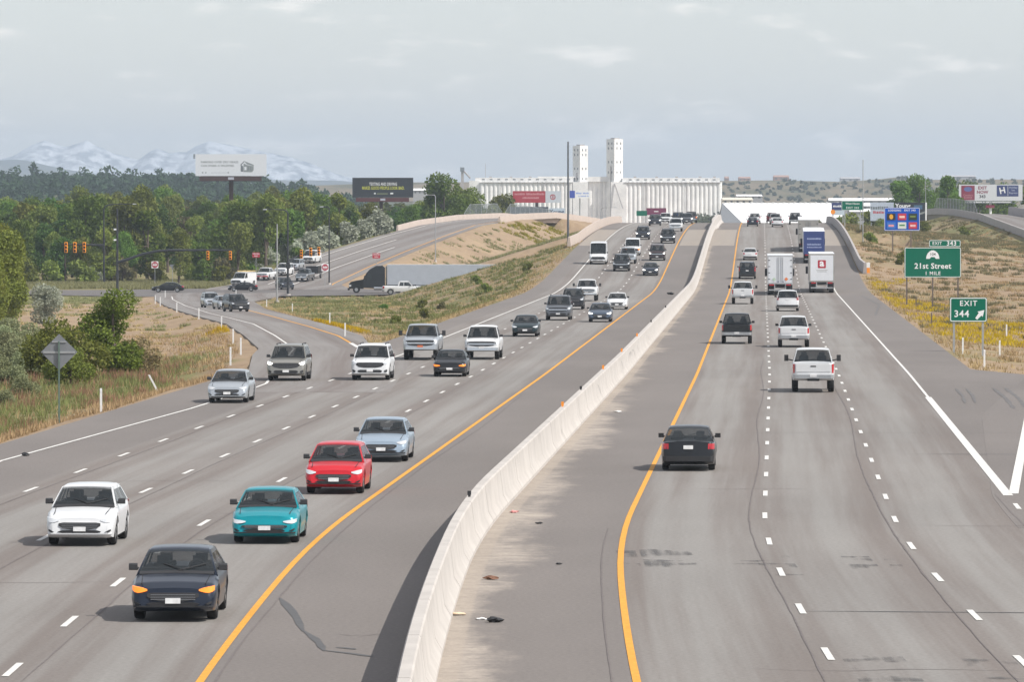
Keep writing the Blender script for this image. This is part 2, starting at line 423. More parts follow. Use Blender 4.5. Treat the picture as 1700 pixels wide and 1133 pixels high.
def pave_mat(name, lane0, lane_w, freeway=True, tint=(1, 1, 1), plain=False):
    m = bpy.data.materials.new(name); m.use_nodes = True
    n, l = m.node_tree.nodes, m.node_tree.links
    b = n['Principled BSDF']; b.inputs['Roughness'].default_value = .82; b.inputs['Specular IOR Level'].default_value = .25
    uv = n.new('ShaderNodeUVMap'); sp = n.new('ShaderNodeSeparateXYZ'); l.new(uv.outputs['UV'], sp.inputs[0])
    def M(op, a, c=None, d=None):
        q = n.new('ShaderNodeMath'); q.operation = op
        for k, x in enumerate((a, c, d)):
            if x is None: continue
            if hasattr(x, 'links'): l.new(x, q.inputs[k])
            else: q.inputs[k].default_value = x
        return q.outputs[0]
    def N(sx, sy, det=5, ro=.6):
        mp = n.new('ShaderNodeMapping'); mp.inputs['Scale'].default_value = (sx, sy, 1); l.new(uv.outputs['UV'], mp.inputs['Vector'])
        z = n.new('ShaderNodeTexNoise'); z.inputs['Scale'].default_value = 1; z.inputs['Detail'].default_value = det; z.inputs['Roughness'].default_value = ro
        l.new(mp.outputs['Vector'], z.inputs['Vector']); return z.outputs['Fac']
    def RG(x, a, c, lo=0., hi=1.):
        r = n.new('ShaderNodeMapRange'); r.interpolation_type = 'SMOOTHSTEP'
        for k, v in zip(('From Min', 'From Max', 'To Min', 'To Max'), (a, c, lo, hi)): r.inputs[k].default_value = v
        l.new(x, r.inputs['Value']); return r.outputs['Result']
    def MIX(f, a, c):
        q = n.new('ShaderNodeMixRGB')
        for k, x in zip(('Fac', 'Color1', 'Color2'), (f, a, c)):
            if hasattr(x, 'links'): l.new(x, q.inputs[k])
            else: q.inputs[k].default_value = x
        return q.outputs['Color']
    u, v = sp.outputs[0], sp.outputs[1]
    au = M('ABSOLUTE', u)
    ph = M('MULTIPLY', M('SUBTRACT', au, lane0), 2 * math.pi / lane_w)
    wave = M('COSINE', M('ADD', ph, M('MULTIPLY', N(.15, .01), 1.2)))          # +1 on the lane lines
    streak = N(1.6, .018, 5)
    g = M('ADD', M('MULTIPLY', wave, .30), M('MULTIPLY', M('SUBTRACT', streak, .5), 2.2))
    lane = MIX(RG(g, -.55, .6), (.228 * tint[0], .216 * tint[1], .202 * tint[2], 1), (.166 * tint[0], .144 * tint[1], .130 * tint[2], 1))
    if freeway:
        sh = MIX(N(.6, .05), (.180, .161, .149, 1), (.154, .138, .128, 1))
        in_lane = M('MULTIPLY', RG(M('SUBTRACT', au, M('MULTIPLY', N(.3, .08), .3)), 3.7, 4.0), RG(M('SUBTRACT', 0.0, au), -15.6, -15.2))
        c = MIX(in_lane, sh, lane)
        # wind-blown sand lying against the sunny foot of the barrier, in tongues
        blob = M('ADD', M('MULTIPLY', N(.30, .10, 5, .66), 1.0), M('MULTIPLY', M('SUBTRACT', N(.02, .045, 2), .5), .45))
        _tong = RG(M('ADD', M('MULTIPLY', N(.05, .23, 3, .5), .62), M('MULTIPLY', N(.10, 1.1, 4, .6), .38)), .36, .66, .25, 2.6)
        far = RG(v, 240., 420., 1.0, .45)
        sand = M('MULTIPLY', RG(M('SUBTRACT', M('ADD', blob, M('MULTIPLY', far, .22)), M('MULTIPLY', M('SUBTRACT', u, .35), .20)), .44, .70), RG(u, .2, .3))
        c = MIX(M('MULTIPLY', sand, RG(N(1.2, 1.6, 5, .7), .28, .66, .25, .9)), c, (.385, .335, .285, 1))
        foot = M('MULTIPLY', RG(M('SUBTRACT', .80, u), 0., .1), RG(u, .2, .3))
        c = MIX(M('MULTIPLY', foot, .5), c, (.34, .29, .24, 1))
    elif plain: c = MIX(N(.6, .05), (.180, .161, .149, 1), (.154, .138, .128, 1))
    else: c = lane
    grit = N(9., 9., 6, .75); blot = N(.09, .03, 4)
    vs = n.new('ShaderNodeVectorMath'); vs.operation = 'SCALE'
    l.new(c, vs.inputs[0]); l.new(M('MULTIPLY', RG(grit, .25, .75, .82, 1.18), RG(blot, .3, .7, .93, 1.07)), vs.inputs['Scale'])
    l.new(vs.outputs[0], b.inputs['Base Color'])
    bp = n.new('ShaderNodeBump'); bp.inputs['Strength'].default_value = .25; bp.inputs['Distance'].default_value = .01
    l.new(N(25., 25., 3), bp.inputs['Height']); l.new(bp.outputs['Normal'], b.inputs['Normal'])
    return m
M_FREEWAY = pave_mat('freeway_pavement', 4.05, 3.68)
M_RAMP = pave_mat('ramp_pavement', 0., 4.2, False, (.93, .92, .93))
M_EXIT = pave_mat('exit_lane_pavement', 0., 4.2, False, plain=True)
M_STREET = pave_mat('street_pavement', 0., 3.6, False, (.66, .66, .68))
def f_lo(y): return XC(y) + np.interp(y, [0, 300, 330, 360, 3000], [-20.6, -20.6, -19.5, -17.4, -17.4])
def f_hi(y): return XC(y) + np.interp(y, [0, 30, 160, 290, 300, 3000], [25.5, 25.5, 25.5, 21.5, 18.9, 18.9])
sheet('freeway', yr(5, 1700, 5), f_lo, f_hi, ZR, M_FREEWAY, 0, 12, uv_off=XC, thick=.16)
def on_l(y): return np.interp(y, *EDGE_L) - np.interp(y, [240, 330, 800], [.3, 2.2, 2.4])
def on_r(y): return np.interp(y, [300, 330, 357, 400, 452, 487, 518, 600, 700, 790], [XC(300) - 12, XC(330) - 13, -9.2, -10.9, -14.6, -17.6, -20.2, -27, -33, -33])
sheet('entrance_ramp', yr(262, 800, 4), on_l, on_r, ZON, M_RAMP, .006, 4, uv_off=lambda y: np.interp(y, *EDGE_L), thick=.16)
sheet('exit_ramp', yr(822, 1290, 5), lambda y: np.interp(y, *OFF_L) - 1.5, lambda y: np.interp(y, *OFF_R) + 1.5, ZOFF, M_RAMP, .004, 4, uv_off=lambda y: np.interp(y, *OFF_L), thick=.16)
sheet('climbing_ramp', yr(826, 1290, 5), lambda y: np.interp(y, *ONR_L), lambda y: np.interp(y, *ONR_L) + 11, ZONR, M_RAMP, 0, 4, uv_off=lambda y: np.interp(y, *ONR_L), thick=.16)
sheet('exit_lane', yr(150, 775, 4), lambda y: XC(y) + np.interp(y, *EXIT_L) - np.interp(y, [150, 167, 290, 780], [.5, .5, 3.0, 2.2]), lambda y: XC(y) + np.interp(y, *EXIT_L) + 8, ZEX, M_EXIT, .005, 3, uv_off=lambda y: XC(y) + np.interp(y, *EXIT_L), thick=.16)
# the cross street runs across the view
def cross_sheet(name, x0, x1, y0, y1, z, m, n_=40):
    vs, fs, uv = [], [], []
    for k in range(n_ + 1):
        x = x0 + (x1 - x0) * k / n_
        for y in (y0(x), y1(x)): vs.append((x, y, z)); uv.append((y - STREET_Y, x))
    for k in range(n_): fs.append((2 * k, 2 * k + 2, 2 * k + 3, 2 * k + 1))
    me = bpy.data.meshes.new(name); me.from_pydata(vs, [], fs)
    u = me.uv_layers.new(name='UVMap')
    for lp in me.loops: u.data[lp.index].uv = uv[lp.vertex_index]
    me.materials.append(m); o = link(name, me); tag(o, kind='structure'); return o
def st_near(x): return float(np.interp(x, [-200, -70, -56, -40, -25, -12, 60], [790, 790, 774, 772, 782, 791, 791]))
def st_far(x): return float(np.interp(x, [-200, -60, -46, -26, -12, 60], [823, 823, 836, 836, 823, 823]))
cross_sheet('street', -200, 42, st_near, st_far, STREET_Z, M_STREET)

# painted lines -----------------------------------------------------------------
def line(name, pts, w, m, zf, dz=.012, parent=None):
    pts = [(float(x), float(y)) for x, y in pts]
    vs, fs = [], []
    for x, y in pts:
        z = float(zf(y)) + dz
        vs += [(x - w / 2, y, z), (x + w / 2, y, z)]
    for i in range(len(pts) - 1): fs.append((2 * i, 2 * i + 1, 2 * i + 3, 2 * i + 2))
    me = bpy.data.meshes.new(name); me.from_pydata(vs, [], fs); me.materials.append(m)
    o = link(name, me, parent)
    if parent is None: tag(o, kind='structure')
    return o
line('yellow_edge_line', [(XC(y) + 4.05, y) for y in yr(10, 1400, 5)], .155, M_YELLOW_LINE, ZR)
line('yellow_edge_line', [(XC(y) - 4.0, y) for y in yr(10, 1400, 5)], .155, M_YELLOW_LINE, ZR)
line('white_edge_line', [(XC(y) + 15.3, y) for y in yr(255, 1400, 5)], .13, M_WHITE_LINE, ZR)
line('gore_line', [(XC(y) + 15.3, y) for y in yr(167, 255, 5)], .30, M_WHITE_LINE, ZR)
line('gore_line', [(XC(y) + np.interp(y, *EXIT_L) + .15, y) for y in yr(168, 300, 5)], .30, M_WHITE_LINE, ZR, .016)
line('white_edge_line', [(np.interp(y, *EDGE_L), y) for y in yr(20, 770, 5)], .14, M_WHITE_LINE, lambda y: ZON(y), .016)
line('ramp_yellow_line', [(np.interp(y, *RAMP_Y), y) for y in yr(368, 760, 5)], .17, M_YELLOW_LINE, ZON, .016)
line('gore_line', [(np.interp(y, *RAMP_Y), y) for y in yr(338, 367, 4)], .30, M_WHITE_LINE, ZON, .016)
def l3(y): return np.interp(y, [0, 200, 330, 3000], [-14.95, -14.95, -14.2, -14.2])
line('white_edge_line', [(XC(y) + l3(y), y) for y in yr(306, 1400, 5)], .14, M_WHITE_LINE, ZR)
line('exit_ramp_line', [(np.interp(y, *OFF_L), y) for y in yr(848, 1200, 5)], .2, M_WHITE_LINE, ZOFF)
line('exit_ramp_line', [(np.interp(y, *OFF_L) + 4, y) for y in yr(850, 985, 5)], .2, M_WHITE_LINE, ZOFF)
line('exit_ramp_line', [(np.interp(y, *OFF_L) + 8, y) for y in yr(850, 960, 5)], .2, M_WHITE_LINE, ZOFF)
line('exit_ramp_yellow_line', [(np.interp(y, *OFF_R), y) for y in yr(848, 1200, 5)], .2, M_YELLOW_LINE, ZOFF)
line('exit_ramp_line', [(np.interp(y, *ONR_L) + 1.2, y) for y in yr(840, 1200, 5)], .2, M_WHITE_LINE, ZONR)
# lane dashes: every dash is one painted piece of the freeway surface
fw = bpy.data.objects['freeway']
def dash_line(offs, y0, y1, phase, ln=3.3):
    y = y0 + phase
    while y < y1:
        o = (offs(y) if callable(offs) else offs); s = float(XC(y + 1) - XC(y - 1)) / 2; g = float(ZR(y + 1) - ZR(y - 1)) / 2
        ob = link('lane_dash', DASH, fw)
        ob.location = (float(XC(y)) + o, y, float(ZR(y)) + .012)
        ob.rotation_euler = (math.atan(g), 0, -math.atan(s))
        y += 12.19
dm = MB(); dm.poly([(-.07, -1.5, 0), (.07, -1.5, 0), (.07, 1.5, 0), (-.07, 1.5, 0)]); DASH = dm.mesh('lane_dash', M_WHITE_LINE)
dash_line(7.9, 95, 950, 12.3); dash_line(11.55, 95, 950, 10.4); dash_line(-7.7, 95, 950, 8.6); dash_line(-11.3, 120, 950, 1.2); dash_line(l3, 150, 305, 8.4)
dash_line(15.3, 95, 166, 5)

# ------------------------------------------------------------------ barriers, parapets, bridges
def wall_run(name, label, xf, zf, y0, y1, prof, m, step=6.0, part='wall_panel', cat='barrier', group=None, gap=.035, sub=2):
    """a wall following (xf, zf) cast in panels; prof(y) = list of (dx, dz) round the section"""
    t = thing(name, label, cat, (float(xf(y0)), y0, float(zf(y0))), group=group)
    o = Vector(t.location); y = y0
    while y < y1 - .5:
        e = min(y1, y + step); b = MB(); rings = []
        for k in range(sub + 1):
            q = y + gap + (e - y - 2 * gap) * k / sub
            rings.append([(float(xf(q)) + dx - o.x, q - o.y, float(zf(q)) + dz - o.z) for dx, dz in prof(q)])
        b.loft(rings, closed=True); b.build(part, m, t, smooth=25); y = e
    return t
JERSEY = [(-.36, -.05), (.36, -.05), (.36, .10), (.22, .34), (.13, 1.06), (.10, 1.10), (-.10, 1.10), (-.13, 1.06), (-.22, .34), (-.36, .10)]
def jersey(y):
    k = 1 + .28 * float(smooth(835, 850, y)) * float(smooth(990, 965, y))
    w = 1 + 1.1 * float(smooth(835, 850, y)) * float(smooth(990, 965, y))
    return [(a * w, c * k if c > .2 else c) for a, c in JERSEY]
wall_run('median_barrier', 'long pale concrete median barrier between the two freeway carriageways', XC, ZR, 62, 985, jersey, M_CONC, step=9.0, part='barrier_panel')
def par(w=.2, h=1.1): return lambda y: [(-w, -.1), (w, -.1), (w, .12), (w * .55, h), (-w * .55, h), (-w, .12)]
wall_run('bridge_parapet', 'curving concrete parapet on the freeway bridge beside the lorries', lambda y: XC(y) + np.interp(y, [640, 660, 1000], [19.9, 19.3, 19.2]), ZR, 648, 985, par(.24, 1.15), M_CONC_GREY, 9.0, 'parapet_panel')
wall_run('bridge_parapet', 'pinkish concrete parapet on the freeway bridge beside the tall grey mast', lambda y: XC(y) + np.interp(y, [740, 760, 1000], [-18.6, -17.9, -17.8]), ZR, 741, 985, par(.24, 1.15), M_CONC_PINK, 9.0, 'parapet_panel')
wall_run('ramp_parapet', 'pinkish concrete parapet along the tree side of the exit ramp bridge', lambda y: np.interp(y, *OFF_L) - 1.7, ZOFF, 1018, 1230, par(.2, 1.0), M_CONC_PINK, 12.0, 'parapet_panel')
wall_run('ramp_parapet', 'pinkish concrete parapet above the dark underpass of the exit ramp bridge', lambda y: np.interp(y, *OFF_R) + 1.7, ZOFF, 1058, 1230, par(.25, 1.15), M_CONC_PINK, 12.0, 'parapet_panel')
wall_run('ramp_parapet', 'long grey concrete parapet on the dirt slope side of the climbing ramp', lambda y: np.interp(y, *ONR_L) - .25, ZONR, 868, 1200, par(.25, 1.15), M_CONC_GREY, 12.0, 'parapet_panel')
wall_run('ramp_parapet', 'grey concrete parapet under the hotel billboard across the climbing ramp', lambda y: np.interp(y, *ONR_L) + 11.2, ZONR, 905, 1060, par(.25, 1.5), M_CONC_GREY, 12.0, 'parapet_panel')

def deck(name, label, xl, xr, zf, y0, y1, depth, m, piers):
    t = thing(name, label, 'bridge', (float((xl(y0) + xr(y0)) / 2), y0, float(zf(y0)) - depth)); o = Vector(t.location)
    b = MB(); rings = []
    for y in yr(y0, y1, 6):
        z = float(zf(y)) - .17 - o.z
        rings.append([(float(xl(y)) - o.x, y - o.y, z), (float(xr(y)) - o.x, y - o.y, z), (float(xr(y)) - .4 - o.x, y - o.y, z - depth + .2), (float(xl(y)) + .4 - o.x, y - o.y, z - depth + .2)])
    b.loft(rings, closed=True); b.build('deck_slab', m, t)
    for y in (y0, y1):
        w = MB(); a, c = float(xl(y)) - o.x, float(xr(y)) - o.x
        w.box(a + .1, c - .1, y - o.y - .5, y - o.y + .5, -9, float(zf(y)) - o.z - depth)
        w.build('abutment', m, t)
    for y in piers:
        for k in range(4):
            x = float(xl(y) + (xr(y) - xl(y)) * (k + .5) / 4) - o.x
            MB().cyl((x, y - o.y, -9), (x, y - o.y, float(zf(y)) - o.z - depth + .1), .5, n=12).build('pier', m, t, 40)
    return t
deck('bridge', 'concrete freeway bridge over the cross street', lambda y: XC(y) - 17.6, lambda y: XC(y) + 19.1, ZR, 778, 834, 1.5, M_CONC_GREY, (806,))
deck('bridge', 'small pinkish exit ramp bridge with a dark underpass beneath it', lambda y: np.interp(y, *OFF_L) - 1.5, lambda y: np.interp(y, *OFF_R) + 1.6, ZOFF, 1090, 1140, 1.0, M_CONC_PINK, ())
deck('bridge', 'grey climbing ramp bridge over the dark railway cutting', lambda y: np.interp(y, *ONR_L) - .1, lambda y: np.interp(y, *ONR_L) + 11.1, ZONR, 1056, 1114, 1.1, M_CONC_GREY, ())

# approach slabs of the freeway bridge: poured bays set in the pavement
def slab_mat():
    m = bpy.data.materials.new('approach_slab_concrete'); m.use_nodes = True
    n, l = m.node_tree.nodes, m.node_tree.links; b = n['Principled BSDF']; b.inputs['Roughness'].default_value = .88
    uv = n.new('ShaderNodeUVMap'); mp = n.new('ShaderNodeMapping'); mp.inputs['Scale'].default_value = (.8, .05, 1); l.new(uv.outputs['UV'], mp.inputs['Vector'])
    z = n.new('ShaderNodeTexNoise'); z.inputs['Scale'].default_value = 1; z.inputs['Detail'].default_value = 6; l.new(mp.outputs['Vector'], z.inputs['Vector'])
    c = n.new('ShaderNodeMixRGB'); c.inputs['Color1'].default_value = (.235, .207, .182, 1); c.inputs['Color2'].default_value = (.305, .262, .218, 1); l.new(z.outputs['Fac'], c.inputs['Fac'])
    l.new(c.outputs['Color'], b.inputs['Base Color']); return m
M_APP = slab_mat()
edges = [-17.3, -14.4, -10.9, -7.3, -3.7, -.4, .4, 3.75, 7.5, 11.2, 15.0, 18.8]
for k in range(len(edges) - 1):
    if k == 5: continue
    a, c = edges[k], edges[k + 1]
    for q, (ya, yb) in enumerate(((741, 772), (772.1, 803), (803.1, 833))):
        sheet('approach_slab', yr(ya, yb, 6), lambda y: XC(y) + a + .02, lambda y: XC(y) + c - .02, ZR, M_APP if k in (0, 4, 6, 10) else M_FREEWAY, .004 + .0005 * (k % 2), 2, parent=fw, uv_off=XC)

# chain-link fences on the ramp bridges
def mesh_mat():
    m = bpy.data.materials.new('chain_link'); m.use_nodes = True
    n, l = m.node_tree.nodes, m.node_tree.links; b = n['Principled BSDF']
    b.inputs['Base Color'].default_value = (.16, .18, .185, 1); b.inputs['Metallic'].default_value = .3; b.inputs['Roughness'].default_value = .6
    t = n.new('ShaderNodeTexCoord'); s = n.new('ShaderNodeSeparateXYZ'); l.new(t.outputs['Object'], s.inputs[0])
    def M(op, a, c):
        q = n.new('ShaderNodeMath'); q.operation = op
        for k, x in enumerate((a, c)):
            if hasattr(x, 'links'): l.new(x, q.inputs[k])
            else: q.inputs[k].default_value = x
        return q.outputs[0]
    f = []
    for op in ('ADD', 'SUBTRACT'):
        w = M('SINE', M('MULTIPLY', M(op, s.outputs[1], s.outputs[2]), 2 * math.pi / .12), 0.)
        f.append(M('GREATER_THAN', w, .62))
    l.new(M('MAXIMUM', f[0], f[1]), b.inputs['Alpha']); return m
M_LINK = mesh_mat()
def fence(label, xf, zf, y0, y1, base, h):
    t = thing('chain_link_fence', label, 'fence', (float(xf(y0)), y0, float(zf(y0)))); o = Vector(t.location)
    ys = yr(y0, y1, 6); b = MB()
    for i in range(len(ys) - 1):
        p = [Vector((float(xf(y)), y, float(zf(y)))) - o for y in (ys[i], ys[i + 1])]
        lo0, hi0 = base, base + h * (1 if 0 < i else .15); hi1 = base + h * (1 if i < len(ys) - 2 else .15)
        b.poly([p[0] + Vector((0, 0, lo0)), p[1] + Vector((0, 0, lo0)), p[1] + Vector((0, 0, hi1)), p[0] + Vector((0, 0, hi0))])
        r = MB(); r.cyl(p[0] + Vector((0, 0, hi0)), p[1] + Vector((0, 0, hi1)), .03, n=6); r.build('top_rail', M_GALV, t)
        s = MB(); s.cyl(p[0] + Vector((0, 0, base - .1)), p[0] + Vector((0, 0, hi0)), .04, n=6); s.build('post', M_GALV, t)
    b.build('wire_mesh', M_LINK, t)
fence('grey chain-link fence on the tree side of the exit ramp bridge', lambda y: np.interp(y, *OFF_L) - 1.7, ZOFF, 1085, 1128, .95, 2.0)
fence('grey chain-link fence above the exit ramp underpass, before the car-dealer hoarding', lambda y: np.interp(y, *OFF_L) - 1.7, ZOFF, 1132, 1200, .95, 2.1)
fence('grey chain-link fence on the climbing ramp bridge in front of the green trees', lambda y: np.interp(y, *ONR_L) - .25, ZONR, 1005, 1094, 1.1, 2.0)

# tar seams, skid marks and litter on the pavement
M_TAR = mat('tar_sealant', (.075, .072, .07), .6, var=.2, scale=2)
M_SEAM = mat('seam_filler', (.125, .105, .098), .7, var=.2, scale=2)
M_SKID = mat('tyre_rubber_mark', (.115, .108, .105), .8, var=.25, scale=1.2)
def seam(name, pts, w, m, dz=.009, vary=.35, wander=.0, n_=None):
    xs = np.array([p[0] for p in pts]); ys = np.array([p[1] for p in pts]); s = np.linspace(0, 1, len(pts))
    k = n_ or max(6, int(np.hypot(np.diff(xs), np.diff(ys)).sum() / 1.5)); q = np.linspace(0, 1, k)
    X = np.interp(q, s, xs); Y = np.interp(q, s, ys)
    r = np.random.default_rng(int(abs(xs[0]) * 100 + ys[0])); X = X + np.cumsum(r.normal(0, wander, k)) * .5 + r.normal(0, wander, k)
    vs, fs = [], []
    for i in range(k):
        j, h = max(0, i - 1), min(k - 1, i + 1)
        d = np.array([X[h] - X[j], Y[h] - Y[j]]); d /= np.hypot(*d) + 1e-9
        ww = w / 2 * (1 + r.uniform(-vary, vary)) * (.3 if i in (0, k - 1) else 1)
        z = float(ZR(Y[i])) + dz
        vs += [(X[i] - d[1] * ww, Y[i] + d[0] * ww, z), (X[i] + d[1] * ww, Y[i] - d[0] * ww, z)]
    for i in range(k - 1): fs.append((2 * i, 2 * i + 1, 2 * i + 3, 2 * i + 2))
    me = bpy.data.meshes.new(name); me.from_pydata(vs, [], fs); me.materials.append(m)
    return link(name, me, fw)
seam('tar_seam', [(XC(y) + 7.55 - .1 * math.sin(y * .09), y) for y in yr(98, 320, 3)], .035, M_SEAM, wander=.006)
seam('tar_seam', [(XC(y) + 11.2 - .12 * math.sin(y * .07 + 1), y) for y in yr(98, 330, 3)], .04, M_SEAM, wander=.006)
seam('tar_seam', [(XC(y) + 15.0 - .12 * math.sin(y * .07 + 2), y) for y in yr(98, 168, 3)], .04, M_SEAM, wander=.006)
seam('tar_seam', [(XC(y) + 3.6, y) for y in yr(98, 150, 3)], .03, M_SEAM, wander=.004)
for yy, x0, x1 in ((118.3, 6.2, 16), (195, 14, 27), (132, 12.5, 24)):
    seam('tar_seam', [(x0, yy + .5), ((x0 + x1) / 2, yy), (x1, yy - .6)], .11, M_TAR)
for yy, x0, x1 in ((103.5, 4.5, 9.5), (151, 11, 17.5), (171, 5.5, 9.5), (214, 8, 22), (236, 6.5, 12), (276, 9, 24), (305, 11, 27), (128, -14, -6), (157, -12, -4.6), (176, -15.5, -8), (207, -17, -6), (232, -14, -2.6), (268, -12.5, -1), (300, -10, 1.5), (112, -3.6, -2.2), (350, -8, 4), (395, 14, 28), (430, -4, 8)):
    seam('crack', [(x0, yy + .4), (x0 * .7 + x1 * .3, yy - .3), (x0 * .35 + x1 * .65, yy + .35), (x1, yy - .2)], .045, M_SEAM, vary=.6, wander=.01)
for o_, a_, c_ in ((-7.35, 100, 330), (-10.95, 120, 330), (-14.6, 160, 300), (-3.65, 100, 260)):
    seam('tar_seam', [(XC(y) + o_ + .07 * math.sin(y * .08 + o_), y) for y in yr(a_, c_, 3)], .035, M_SEAM, wander=.006)
for a, c in (((-5.2, 122.8), (-4.3, 113)), ((-4.3, 113.2), (-3.7, 108)), ((-3.75, 108.2), (-2.7, 106.6)), ((-3.5, 108.9), (-3.1, 108.4))):
    seam('tar_seam', [a, ((a[0] + c[0]) / 2 + .08, (a[1] + c[1]) / 2), c], .16, M_TAR, vary=.3)
for x0, y0, x1, y1, w in ((21.6, 267, 20.4, 247, .15), (22.1, 267, 20.9, 247.5, .15), (23.5, 268, 22.0, 240.5, .2), (24.1, 268, 22.6, 241, .18)):
    seam('skid_mark', [(x0, y0), ((x0 + x1) / 2 + .1, (y0 + y1) / 2), (x1, y1)], w, M_SKID, dz=.011)
seam('skid_mark', [(float(XC(560)) + 17.6, 560), (float(XC(505)) + 18.3, 505), (float(XC(455)) + 16.9, 455)], .16, M_SKID, dz=.011)
def scuff_mat():
    m = bpy.data.materials.new('rubber_scuff'); m.use_nodes = True; n, l = m.node_tree.nodes, m.node_tree.links; b = n['Principled BSDF']
    b.inputs['Base Color'].default_value = (.09, .088, .088, 1); b.inputs['Roughness'].default_value = .8
    uv = n.new('ShaderNodeUVMap'); sp = n.new('ShaderNodeSeparateXYZ'); l.new(uv.outputs['UV'], sp.inputs[0])
    mp = n.new('ShaderNodeMapping'); mp.inputs['Scale'].default_value = (5, .16, 1); l.new(uv.outputs['UV'], mp.inputs['Vector'])
    z = n.new('ShaderNodeTexNoise'); z.inputs['Scale'].default_value = 1; z.inputs['Detail'].default_value = 4; z.inputs['Roughness'].default_value = .6; l.new(mp.outputs['Vector'], z.inputs['Vector'])
    r = n.new('ShaderNodeMapRange'); r.inputs['From Min'].default_value = .40; r.inputs['From Max'].default_value = .75; r.inputs['To Max'].default_value = .5
    z3 = n.new('ShaderNodeTexNoise'); z3.inputs['Scale'].default_value = .45; z3.inputs['Detail'].default_value = 2; l.new(uv.outputs['UV'], z3.inputs['Vector']); q3 = n.new('ShaderNodeMath'); q3.operation = 'MULTIPLY'; l.new(z.outputs['Fac'], q3.inputs[0]); r3 = n.new('ShaderNodeMapRange'); r3.interpolation_type = 'SMOOTHSTEP'; r3.inputs['From Min'].default_value = .42; r3.inputs['From Max'].default_value = .62; r3.inputs['To Max'].default_value = 1.25; l.new(z3.outputs['Fac'], r3.inputs['Value']); l.new(r3.outputs['Result'], q3.inputs[1]); l.new(q3.outputs[0], r.inputs['Value'])
    l.new(r.outputs['Result'], b.inputs['Alpha']); return m
M_SCUFF = scuff_mat()
for x, y, w, ln in ((3.9, 137, 1.3, 7), (5.6, 137.5, 1.0, 6), (6.5, 134.5, .9, 8), (8.6, 135, .7, 8), (9.4, 134, .3, 5), (7.0, 104, 1.2, 6), (9.2, 104, 1.0, 5), (2.9, 137, .5, 6)):
    sheet('skid_mark', yr(y - ln / 2, y + ln / 2, 2), lambda q: x - w / 2, lambda q: x + w / 2, ZR, M_SCUFF, .010, 1, parent=fw)
def litter(name, label, x, y, s, m, squash=.4, cat='litter', stretch=1.5):
    b = bmesh.new(); bmesh.ops.create_icosphere(b, subdivisions=2, radius=1)
    r = random.Random(int(x * 10 + y))
    for v in b.verts: v.co = Vector((v.co.x * s * stretch * r.uniform(.5, 1.25), v.co.y * s * r.uniform(.5, 1.3), max(-.85, v.co.z) * s * squash * r.uniform(.3, 1.5) + s * squash * .85))
    me = bpy.data.meshes.new(name); b.to_mesh(me); b.free(); me.materials.append(m)
    o = link(name, me); o.location = (x, y, float(ZR(y)) + .003); tag(o, label, cat)
litter('tyre_scrap', 'curled black scrap of tyre on the sandy shoulder by the median barrier', -.38, 115.6, .13, M_BLACK, .5)
litter('paper_scrap', 'crumpled cream paper scrap at the foot of the median barrier', -1.15, 117.6, .11, mat('paper_cream', (.62, .47, .33), .9))
litter('paper_scrap', 'flat white paper scrap on the sandy shoulder beside the tyre scrap', -.65, 116.4, .10, M_WHITE_PAINT, .2)
litter('plastic_scrap', 'faded pink plastic scrap against the foot of the median barrier', .05, 157.5, .10, mat('pink_plastic', (.62, .28, .27), .7))
litter('leaf_litter', 'small brown leaf heap on a sandy tongue by the barrier', -.50, 129, .12, mat('brown_leaf', (.16, .08, .05), .9))
litter('rubber_scrap', 'small dark rubber scrap lying on the clean part of the median shoulder', 1.15, 134.5, .06, M_BLACK)
litter('rubber_scrap', 'small dark rubber scrap beside the sand near the yellow line', .75, 152, .07, M_BLACK)
litter('tyre_scrap', 'black tyre scrap on the outer lane behind the white edge line', -17.2, 194, .11, M_BLACK, .6)
litter('tyre_scrap', 'black tyre scrap on the shaded side shoulder far up the median', float(XC(565)) - 1.9, 565, .24, M_BLACK, .6)
litter('paper_scrap', 'white paper scrap on the sand where the median barrier runs straight', float(XC(236)) + 1.4, 236, .14, M_WHITE_PAINT, .3)
# reflector tabs riding on the barrier
for i, (y, c) in enumerate(((145.3, 'black'), (212, 'orange'), (232, 'black'), (262, 'orange'), (294, 'orange'), (330, 'orange'), (372, 'black'), (428, 'black'))):
    b = MB(); b.box(-.035, .035, -.02, .02, 0, .05); b.box(-.05, .05, -.012, .012, .05, .16 if c == 'black' else .2)
    o = b.build('barrier_reflector', M_BLACK if c == 'black' else M_ORANGE); o.location = (float(XC(y)) - .02, y, float(ZR(y)) + 1.10)
    tag(o, f'small {c} reflector tab standing on top of the median barrier', 'reflector', f'{c} reflector tabs on the barrier')

# tyre scuffs and weather stains on the sunny face of the barrier
mb_ = bpy.data.objects['median_barrier']; ob_ = Vector(mb_.location)
for i, (y, dy) in enumerate(((300, 5), (304, 4), (309, 6), (286, 3), (248, 4), (322, 5), (352, 6), (205, 3), (171, 2.5), (131, 2.2))):
    b = MB(); rr = []
    for k in range(6):
        f = k / 5; q = y + dy * f; h = .38 + .42 * math.sin(f * 2.4 + i * .4); w = .015 + .02 * math.sin(math.pi * f)
        xs_ = lambda z: float(XC(q)) + (.22 - .09 * (z - .34) / .72) + .006
        rr.append([(xs_(h - w) - ob_.x, q - ob_.y, float(ZR(q)) + h - w - ob_.z), (xs_(h + w) - ob_.x, q - ob_.y, float(ZR(q)) + h + w - ob_.z)])
    b.loft(rr, caps=False); b.build('tyre_scuff', mat('scuff_grey', (.30, .285, .27), .9), mb_)

